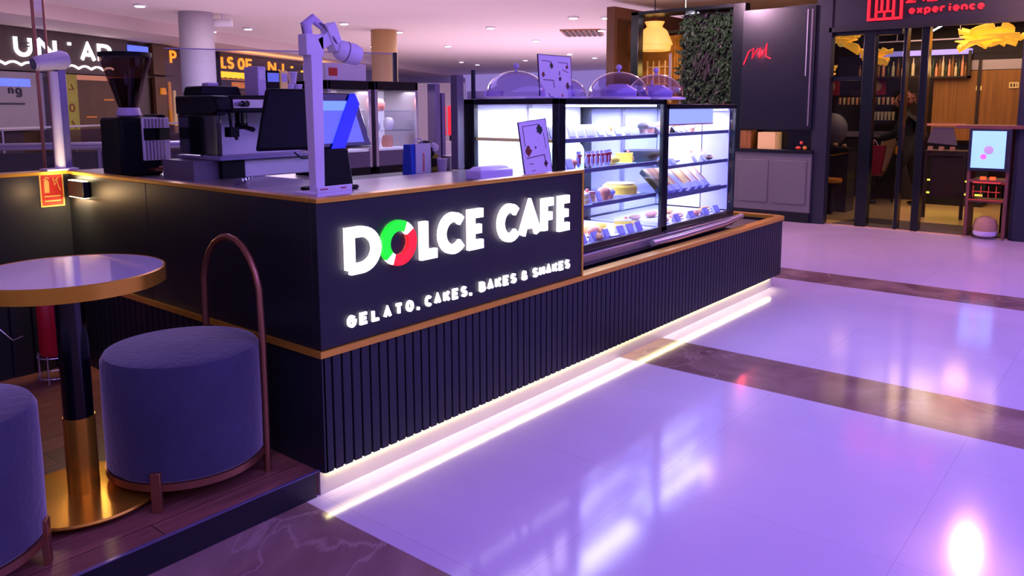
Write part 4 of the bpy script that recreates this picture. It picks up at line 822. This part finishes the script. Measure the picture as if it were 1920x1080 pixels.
# plant wall
pw=E('plant_wall','dark green wall of hanging leafy plants between pendant lamp and screen board','plants',(9.25,3.3,0),-PI/2)
MB().box(.05,.95,.1,.2,1.0,2.98).build('backing','black_gap',pw)
r_=random.Random(8); m=MB(); m2=MB()
def leaf(m,x,y,z,L,w_,az,dr):
    dx,dz=math.cos(az)*L,math.sin(az)*L
    px,pz=-math.sin(az)*w_,math.cos(az)*w_
    m.add([(x,y,z),(x+dx*.5+px,y-dr*.6,z+dz*.5+pz),(x+dx,y-dr,z+dz),(x+dx*.5-px,y-dr*.6,z+dz*.5-pz),(x+dx*.5,y-dr*.7-.01,z+dz*.5)],[(0,1,4),(1,2,4),(2,3,4),(3,0,4)])
for i in range(1500):
    z=r_.uniform(1.0,2.96); xm=.12-.02*math.sin(z*5)+.35*(2.2-z)*(-.25)
    leaf(m if r_.random()<.95 else m2,r_.uniform(.05+max(0,(z-1.0))*.0,.95),r_.uniform(.02,.1),z,r_.uniform(.05,.14),r_.uniform(.01,.03),r_.uniform(-PI,PI) if r_.random()<.4 else r_.uniform(-2.2,-.9),r_.uniform(.01,.12))
for i in range(34): leaf(m2,.45+r_.gauss(0,.10),.0,2.3+r_.gauss(0,.1),.22,.007,r_.uniform(-2.0,-1.2),.08)
f_=m.build('foliage','leaf_dark',pw,smooth=0); f_['kind']='stuff'; f_=m2.build('pale_fronds','leaf_purple',pw,smooth=0); f_['kind']='stuff'
# amber window niche
n=E('window_niche','warm lit niche with lattice window and curtain behind the pendant lamp','window',(9.75,4.35,0),-PI/2)
MB().box(-.3,1.3,.3,.35,.9,2.75).build('rear_panel','curtain',n)
m=MB()
for i in range(5): m.box(.10+i*.11,.115+i*.11,.26,.29,1.65,2.35)
for i in range(5): m.box(.10,.56,.26,.29,1.68+i*.14,1.695+i*.14)
m.build('lattice','box_cream',n)
m=MB()
for i in range(12): m.cyl(.62+i*.045,.27,1.7,2.75,.028,8)
m.build('curtain','curtain',n); MB().box(.60,.64,.1,.12,1.7,2.45).box(.80,.98,.1,.14,1.62,1.66).tube([(.80,.12,1.66),(.80,.12,2.1)],.01,8).build('white_bar','column_paint',n)
MB().box(-.25,1.4,.16,.35,2.78,2.82).build('canopy_beam','black_panel',n)
point('niche_glow',(9.85,3.45,2.2),2.5,(1,.68,.2),.1)
L=E('pendant_lamp','yellow bell-shaped glass pendant lamp hanging at the restaurant corner','pendant lamp',(9.6,3.885,0))
MB().lathe([(.16,2.94),(.12,2.86),(.20,2.80),(.285,2.60),(.29,2.575),(.265,2.57),(.255,2.49),(.24,2.48)],n=40).build('lamp_shade','lamp_shade',L); MB().cyl(0,0,2.94,3.3,.008,8).build('cord','black_plastic',L); MB().lathe([(.05,2.92),(.035,3.0),(.0,3.02)],n=16).build('cap','rust',L)
tag(MB().tube([(9.8,3.45,3.0),(9.8,3.22,2.93)],.012,8).tube([(9.8,3.45,3.0),(9.8,3.45,3.3)],.004,6).build('tube_light','led_white'),'short bright tube light above the plant wall','tube light')
# ---- interior
tag(MB().box(12.4,12.44,-1.9,.36,1.05,2.14).build('wood_partition','wood_panel',smooth=0),'tall vertical-grain wooden partition deep in the restaurant','partition')
tag(MB().box(12.38,12.4,-.30,-.255,.9,2.3).box(12.38,12.4,-.87,-.83,.9,2.3).build('partition_post','dark_wood'),'dark posts of the wooden partition','post')
tag(MB().box(12.395,12.4,-1.9,-.15,2.15,2.30).build('plaster_strip','column_paint'),'pale plaster strip above the wooden partition','panel')
o=E('room_number_plate','small cream plate with dark marks on the wooden partition','plate',(12.39,-.68,1.86),-PI/2); MB().box(0,.13,-.006,0,0,.09).build('plate','box_cream',o); MB().box(.02,.04,-.009,-.006,.02,.07).box(.06,.08,-.009,-.006,.02,.07).box(.1,.11,-.009,-.006,.02,.07).build('marks','ink',o)
tag(MB().box(12.385,12.4,-.32,-.24,1.83,1.9).build('room_number_plate','box_cream'),'cream switch plate left on the wooden partition','plate')
sh=E('bottle_rack','dark hanging rack holding bottles over the bar','shelf',(12.3,.5,0),-PI/2)
MB().box(0,.66,0,.2,2.03,2.06).box(.62,.66,0,.2,2.03,2.45).box(0,.66,.18,.2,2.06,2.40).build('rack','dark_wood',sh); MB().box(-1.0,.66,.02,.1,2.40,2.48).build('lit_valance','purple_shelf',sh)
BM=['bottle_a','bottle_b','bottle_c','salmon']
def bottle(x,y,z,h,mt,lab,grp,r=.02):
    o=E('bottle',lab,'bottle',(x,y,z),0,grp); MB().lathe([(0,0),(r,0),(r,h*.6),(r*.4,h*.75),(r*.38,h),(0,h)],n=12).build('glass_body',mt,o); MB().lathe([(r*.45,h*.96),(r*.45,h*1.02),(0,h*1.02)],n=10).build('cap','black_plastic',o)
for i in range(13): bottle(12.38,.47-i*.046,2.06,.22+.06*(i%3),BM[i%4],'bottle in the hanging rack over the bar, %s from the left'%ORD[i],'bottles in the hanging rack')
tag(MB().box(12.3,12.5,.55,1.55,2.05,2.08).build('wall_shelf','dark_wood'),'dark shelf with bottles left of the hanging rack','shelf')
for i in range(12): bottle(12.38,1.50-i*.075,2.08,.20+.05*(i%3),BM[(i*3)%4],'bottle on the shelf left of the hanging rack, %s from the left'%ORD[i],'bottles on the left shelf',.024)
tag(MB().box(12.3,12.5,.85,1.85,1.60,1.62).build('wall_shelf','dark_wood'),'dark middle shelf of small glasses left of the walking person','shelf')
for i in range(13): tag(MB().lathe([(.018,0),(.026,.12),(.024,.12),(0,.004)],n=12).build('glass_tumbler','bottle_b' if i%2 else 'salmon',loc=(12.38,1.80-i*.07,1.62)),'small glass on the middle shelf left of the person, %s from the left'%ORD[i],'glass','glasses on the middle shelf')
tag(MB().box(12.3,12.5,.85,1.45,1.34,1.36).build('wall_shelf','dark_wood'),'dark lowest shelf of glasses left of the walking person','shelf')
for i in range(9): tag(MB().lathe([(.018,0),(.028,.14),(.026,.14),(0,.004)],n=12).build('glass_tumbler','bottle_b',loc=(12.38,1.40-i*.058,1.36)),'pale glass on the lowest shelf left of the person, %s from the left'%ORD[i],'glass','glasses on the lowest shelf')
for i,(y,z,lab) in enumerate(((1.25,1.78,'red picture seen just left of the walking person'),(2.0,1.78,'red and beige picture near the left of the restaurant'))): 
    o=E('wall_picture',lab,'picture',(12.45,y,z),-PI/2); MB().box(-.14,.16,0,.02,0,.28).build('frame','red_bag',o); MB().sphere(-.02,-.005,.15,.10,sy=.05,jit=.4,seed=i).build('motif','beige_cloth',o)
st=E('platform_steps','black steps edged with glowing yellow lines at the rear of the restaurant','steps',(12.3,.45,0),-PI/2)
MB().box(0,.9,.0,.5,.0,.22).box(0,.9,.25,.5,.22,.40).box(0,.9,.4,.6,.4,1.0).build('steps','black_panel',st); MB().box(0,.9,-.01,.0,.19,.215).box(0,.9,.24,.25,.375,.4).build('step_light','step_led',st)
bc=E('bar_counter','dark bar counter with a pale top left of the walking person','counter',(12.75,1.9,0),-PI/2); MB().box(0,1.35,0,.3,.0,1.06).build('body','glass_dark_panel',bc); MB().box(0,1.35,-.04,.34,1.06,1.15).build('top','column_paint',bc,bevel=.004); MB().box(.95,1.25,-.05,-.04,.78,.92).build('orange_panel','orange_edge',bc)
# tables, stool, chairs by entrance
o=E('side_table','grey block table with an orange lit edge just inside the entrance','table',(10.4,1.42,0),-PI/2); MB().box(0,.38,0,.4,.012,.92).build('body','glass_dark_panel',o); MB().prism([(-.02,.82),(.30,.90),(.40,.91),(.2,.86),(-.02,.85)],-.06,-.03).build('edge_strip','orange_edge',o); MB().box(0,.38,-.04,.42,.92,.96).build('top','black_panel',o)
o=E('round_stool','round stool with an orange seat inside the entrance','stool',(10.1,1.18,.012)); MB().lathe([(0,.47),(.15,.47),(.16,.50),(.15,.53),(0,.53)],n=28).build('seat','orange_edge',o); MB().lathe([(.14,.40),(.14,.47)],n=24).build('apron','dark_wood',o); MB().cyl(0,0,0,.42,.05,14).build('stem','dark_wood',o)
o=E('armchair','grey shell armchair at the left of the entrance view','armchair',(11.1,1.5,.012)); MB().sphere(0,0,1.22,.3,sx=.6,sy=.75,sz=.85,jit=.02).build('shell','grey_plastic',o); MB().cyl(0,0,0,1.05,.05,12).build('pedestal','dark_wood',o)
o=E('tableware','dark tray with cups on the block table inside the entrance','tray',(10.46,1.2,.96)); MB().box(-.05,.1,-.15,.15,0,.015).build('tray','dark_wood',o); MB().sphere(0,.05,.05,.04).sphere(0,-.08,.04,.035).build('cups','beige_cloth',o)
lt=E('host_desk','dark host desk with a slanted board right of the person','desk',(10.45,.06,0),-PI/2); MB().box(0,.6,.1,.5,.9,.97).box(.02,.06,.1,.16,0,.9).box(.50,.54,.1,.16,0,.9).box(.1,.5,.15,.2,.3,.9).build('desk','dark_wood',lt); MB().prism([(.04,1.08),(.42,1.05),(.36,1.30),(.10,1.30)],.1,.13).build('slanted_board','grey_plastic',lt)
for i in range(3): MB().box(.06+i*.14,.12+i*.14,.06,.12,.97,1.03).build('desk_fitting','beige_cloth',lt)
MB().box(-.02,.0,.06,.12,.97,1.0).build('desk_fitting','beige_cloth',lt); MB().box(-.05,.5,.08,.12,1.32,1.35).build('shelf','salmon',lt)
# flowers: silk petal lamps
def flower(loc,r,n,seed,lab,flat=.5):
    rr=random.Random(seed); o=E('silk_flower_lamp',lab,'lamp',loc)
    for i in range(n):
        a=2*PI*i/n+rr.uniform(-.2,.2); el=rr.uniform(-.5,.7); L_=r*rr.uniform(.75,1.05); w_=r*.62; m=MB(); vs=[];fs=[]
        for u in range(8):
            for v_ in range(7):
                t_=u/7; q=(v_/6-.5)*2; ww=w_*math.sin(PI*min(1,t_*.8+.12))
                rr2=L_*t_; z=math.sin(el)*rr2+.25*r*(q*q)*t_-.12*r*t_*t_+.06*r*math.sin(q*7+i)*t_
                x=math.cos(a)*rr2*math.cos(el)-math.sin(a)*q*ww; y=math.sin(a)*rr2*math.cos(el)+math.cos(a)*q*ww
                vs.append((x,y,z*flat*1.6))
        for u in range(7):
            for v_ in range(6): k=u*7+v_; fs.append((k,k+1,k+8,k+7))
        m.add(vs,fs); p_=m.build('petal','flower_silk',o,smooth=60); sd=p_.modifiers.new('thick','SOLIDIFY'); sd.thickness=.012
    MB().cyl(0,0,0,3.0-loc[2],.01,8).build('cord','black_plastic',o); MB().sphere(0,0,0,r*.18).build('centre','lamp_shade',o)
    return o
flower((10.3,-.66,2.46),.44,12,1,'large golden silk flower lamp right of the entrance',.42); flower((10.9,-1.35,2.55),.40,9,2,'golden silk flower lamp at the right photo edge beside the large one',.42)
flower((10.2,1.16,2.50),.30,9,3,'golden silk flower lamp in the upper left pane of the entrance',.6); flower((10.35,.72,2.28),.24,9,4,'golden silk flower lamp behind the left door frame',.6); flower((10.7,1.52,2.10),.2,8,5,'small golden silk flower lamp at the foot of the upper left pane',.5)
point('flower_glow',(10.2,-.6,2.15),4,(1,.5,.15),.15); point('flower_glow',(10.3,1.0,2.0),3,(1,.5,.15),.15); area('restaurant_fill',(11.6,.1,2.9),(1.8,2.8),55,(1,.62,.34)); area('restaurant_fill',(10.2,.2,2.9),(1.4,2.2),32,(1,.68,.38))  # both area lights are added fill for the interior and entrance floor
tag(MB().tube([(11.2,.30,2.62),(11.0,-.1,2.80)],.012,8).tube([(11.0,-.1,2.80),(11.0,-.1,2.96)],.006,6).build('tube_light','led_white'),'slanted thin tube light high inside the restaurant','tube light')
tag(MB().box(12.2,12.25,-.6,1.3,2.62,2.64).box(12.22,12.23,.0,.01,2.64,2.96).box(12.22,12.23,.9,.91,2.64,2.96).build('light_rail','column_paint'),'thin pale rail high above the bar','rail')
# entrance mat
tag(MB().add([(9.13,.83,.012),(9.13,-.73,.012),(9.95,-.77,.012),(9.95,.68,.012),(9.13,.83,.02),(9.13,-.73,.02),(9.95,-.77,.02),(9.95,.68,.02)],[(0,3,2,1),(4,5,6,7),(0,1,5,4),(1,2,6,5),(2,3,7,6),(3,0,4,7)]).build('entrance_mat','mat_dark'),'dark brown mat at the restaurant entrance','mat')
tag(MB().box(9.13,9.5,-1.22,-.74,.012,.024).build('entrance_mat','dark_wood'),'dark brown floor strip under the host stand','mat')
# host stand / kiosk
k_=E('host_stand','reddish wooden host stand with a bright pale blue screen','host stand',(9.0,-.76,.024),-PI/2)
for x in (.0,.40): MB().box(x,x+.035,0,.40,0,1.30).build('side_panel','red_wood',k_,bevel=.003)
MB().box(-.15,.56,-.03,.45,1.30,1.34).build('top_board','red_wood',k_,bevel=.003); MB().box(.035,.40,.0,.40,.66,.69).build('shelf','red_wood',k_); MB().box(.035,.40,.02,.40,.42,.44).build('shelf','red_wood',k_)
MB().box(.0,.44,-.03,0,.80,1.30).build('screen_housing','restaurant_navy',k_,bevel=.004); d=MB().box(.035,.385,-.036,-.03,.835,1.275).build('display','screen_blue',k_)
MB().sphere(.215,-.036,1.05,.05,sy=.05).build('pale_bloom','white_card',d); MB().sphere(.165,-.036,.97,.032,sy=.05).build('pink_bloom','pink_dot',d)
m=MB(); m.ribbon([(.07,.66),(.36,.66)],.02,-.012,-.004)
for i in range(4): m.ribbon([(.08+i*.08,.48),(.08+i*.08,.62)],.008,-.012,-.004)
m.ribbon([(.07,.55),(.36,.55)],.008,-.012,-.004).ribbon([(.035,.45),(.40,.45)],.008,-.012,-.004).build('red_wire_rack','red_lit',k_)
for i in range(2): MB().box(.14+i*.1,.20+i*.1,.0,.05,.69,.73).build('red_box','orange_lit',k_,bevel=.003)
o=E('helmet','white and lilac rounded helmet on the floor inside the host stand','helmet',(9.1,-.98,.03)); MB().lathe([(.14,.06),(.15,.12),(.12,.20),(.05,.235),(0,.24)],n=28,sy=.9).build('shell','beige_cloth',o); MB().lathe([(.12,0),(.145,.02),(.15,.06),(.14,.065)],n=28,sy=.9).build('brim','dome_lilac',o)
o=E('red_chair','red-framed chair right of the host stand','chair',(9.5,-1.13,.012),-PI/2); MB().tube([(-.06,0,.62),(.0,.0,.64),(.06,.0,.78),(.09,.0,1.02)],.012,8).build('arm_frame','red_lit',o); MB().box(-.06,.10,0,.3,.42,.46).build('seat','black_cloth',o)
for a,b_ in ((-.05,.02),(.09,.02),(-.05,.28),(.09,.28)): MB().cyl(a,b_,0,.62 if b_<.1 else .42,.012,8).build('leg','black_plastic',o)
# ---- walking person
per=E('person','person in black clothes striding left carrying a dark red shopping bag','person',(11.85,.55,.012))
def skin_mesh(name,V,Ed,Rd,mt,par,sub=2,root=0):
    me=bpy.data.meshes.new(name); me.from_pydata(V,Ed,[]); me.materials.append(MATS[mt]); o=bpy.data.objects.new(name,me); COL.objects.link(o); o.parent=par
    o.modifiers.new('skin','SKIN')
    for i,r in enumerate(Rd):
        sv=me.skin_vertices[0].data[i]; sv.radius=(r,r) if not isinstance(r,tuple) else r; sv.use_root=(i==root)
    s_=o.modifiers.new('sub','SUBSURF'); s_.levels=sub; s_.render_levels=sub
    for p_ in me.polygons: p_.use_smooth=True
    return o
# local: +y = walking direction (photo left)
V=[(0,0,.90),(0,.02,1.10),(0,.05,1.32),(0,.06,1.42),(0,.08,1.50),(0,.11,1.60),(0,.12,1.70),   #0-6 spine/head
   (-.09,-.01,.86),(-.09,.22,.50),(-.08,.47,.14),(-.08,.50,.07),(-.08,.60,.05),              #7-11 front leg (near)
   (.09,-.02,.86),(.09,-.10,.48),(.09,-.19,.10),(.09,-.18,.05),(.09,-.06,.03),               #12-16 rear leg
   (-.18,.05,1.38),(-.22,.14,1.15),(-.22,.38,1.06),(-.22,.44,1.05),                          #17-20 near arm
   (.18,.04,1.38),(.23,-.10,1.12),(.22,-.02,.90),(.22,.0,.84)]
Ed=[(0,1),(1,2),(2,3),(3,4),(4,5),(5,6),(0,7),(7,8),(8,9),(9,10),(10,11),(0,12),(12,13),(13,14),(14,15),(15,16),(3,17),(17,18),(18,19),(19,20),(3,21),(21,22),(22,23),(23,24)]
Rd=[.15,.13,.155,.11,.05,.075,.085,.095,.068,.045,.045,.035,.095,.068,.045,.045,.035,.062,.048,.036,.028,.062,.048,.036,.028]
skin_mesh('body',V,Ed,[q-.02 if i in (0,1,2,3,7,8,12,13,17,18,21,22) else q for i,q in enumerate(Rd)],'black_cloth',per)
cl=lambda idx,k:[Rd[i]+k for i in idx]
ids=[0,1,2,3,7,8,9,12,13,14,17,18,19,21,22,23]; mp={j:i for i,j in enumerate(ids)}
skin_mesh('clothes',[V[i] for i in ids],[(mp[a],mp[b_]) for a,b_ in Ed if a in mp and b_ in mp],cl(ids,.022),'black_cloth',per)
MB().at(-.08,.53,.05,0,R(8)).sphere(0,0,0,.05,sx=.9,sy=2.4,sz=.9).at(.09,-.12,.04).sphere(0,0,0,.05,sx=.9,sy=2.4,sz=.8).at().build('shoes','black_gloss',per)
hair_m=MB(); hair_m.sphere(0,.09,1.68,.115,sx=.95,sy=1.05,sz=1.1,jit=.22,seed=7)
rh=random.Random(3)
for i in range(46):
    a_=rh.uniform(0,2*PI); e2=rh.uniform(-.3,1.4); c3=Vector((math.cos(a_)*math.cos(e2),math.sin(a_)*math.cos(e2)-.1,math.sin(e2)))
    if c3.y>.55 and c3.z<.5: continue
    q0=Vector((0,.09,1.68)); hair_m.tube([q0+c3*.09,q0+c3*.13,q0+c3*.16+Vector((rh.uniform(-.02,.02),rh.uniform(-.02,.02),-.02))],[.02,.012,.003],6)
hair_m.build('hair','hair',per)
MB().sphere(0,.195,1.65,.06,sx=1,sy=.8,sz=1.4).sphere(0,.25,1.645,.014,sz=1.4).build('face','skin',per); MB().sphere(-.03,.238,1.675,.009).sphere(.03,.238,1.675,.009).build('eyes','black_gloss',per); MB().box(-.025,.025,.235,.244,1.60,1.61).build('mouth','pink_icing',per)
for sx_,b0 in ((-.22,(.45,1.05)),(.22,(.0,.83))):
    for i in range(5):
        off=(i-2)*.016; V2=[(sx_+off*.3,b0[0],b0[1]),(sx_+off,b0[0]+.02,b0[1]-.05),(sx_+off,b0[0]+.01,b0[1]-.085+.012*abs(i-2))]
        if i==4: V2=[(sx_,b0[0],b0[1]),(sx_+.02,b0[0]+.045,b0[1]-.02),(sx_+.02,b0[0]+.05,b0[1]-.05)]
        skin_mesh('finger',V2,[(0,1),(1,2)],[.012,.010,.008],'skin',per,1)
bag=E('shopping_bag','dark red shopping bag held by the walking person','bag',(11.63,.99,.50),-PI/2)
MB().prism([(-.20,0),(.10,0),(.16,.47),(-.17,.47)],-.05,.05).build('body','red_bag',bag,bevel=.004); MB().tube([(-.06,-.03,.47),(-.04,-.03,.54),(.0,-.03,.56),(.05,-.03,.47)],.006,8).build('handle','label_pink',bag)
ch=E('dining_chair','beige high-backed chair just behind the red shopping bag','chair',(12.15,1.0,.012),-PI/2)
MB().prism([(-.16,.5),(.05,.5),(.22,1.05),(.10,1.12),(-.02,1.08)],0,.06).build('backrest','beige_cloth',ch,bevel=.02); MB().box(-.2,.2,.06,.42,.42,.5).build('seat','beige_cloth',ch,bevel=.02)
for a,b_ in ((-.17,.03),(.17,.03),(-.17,.38),(.17,.38)): MB().cyl(a,b_,0,.43,.016,8).build('leg','dark_wood',ch)
bpy.context.view_layer.update()
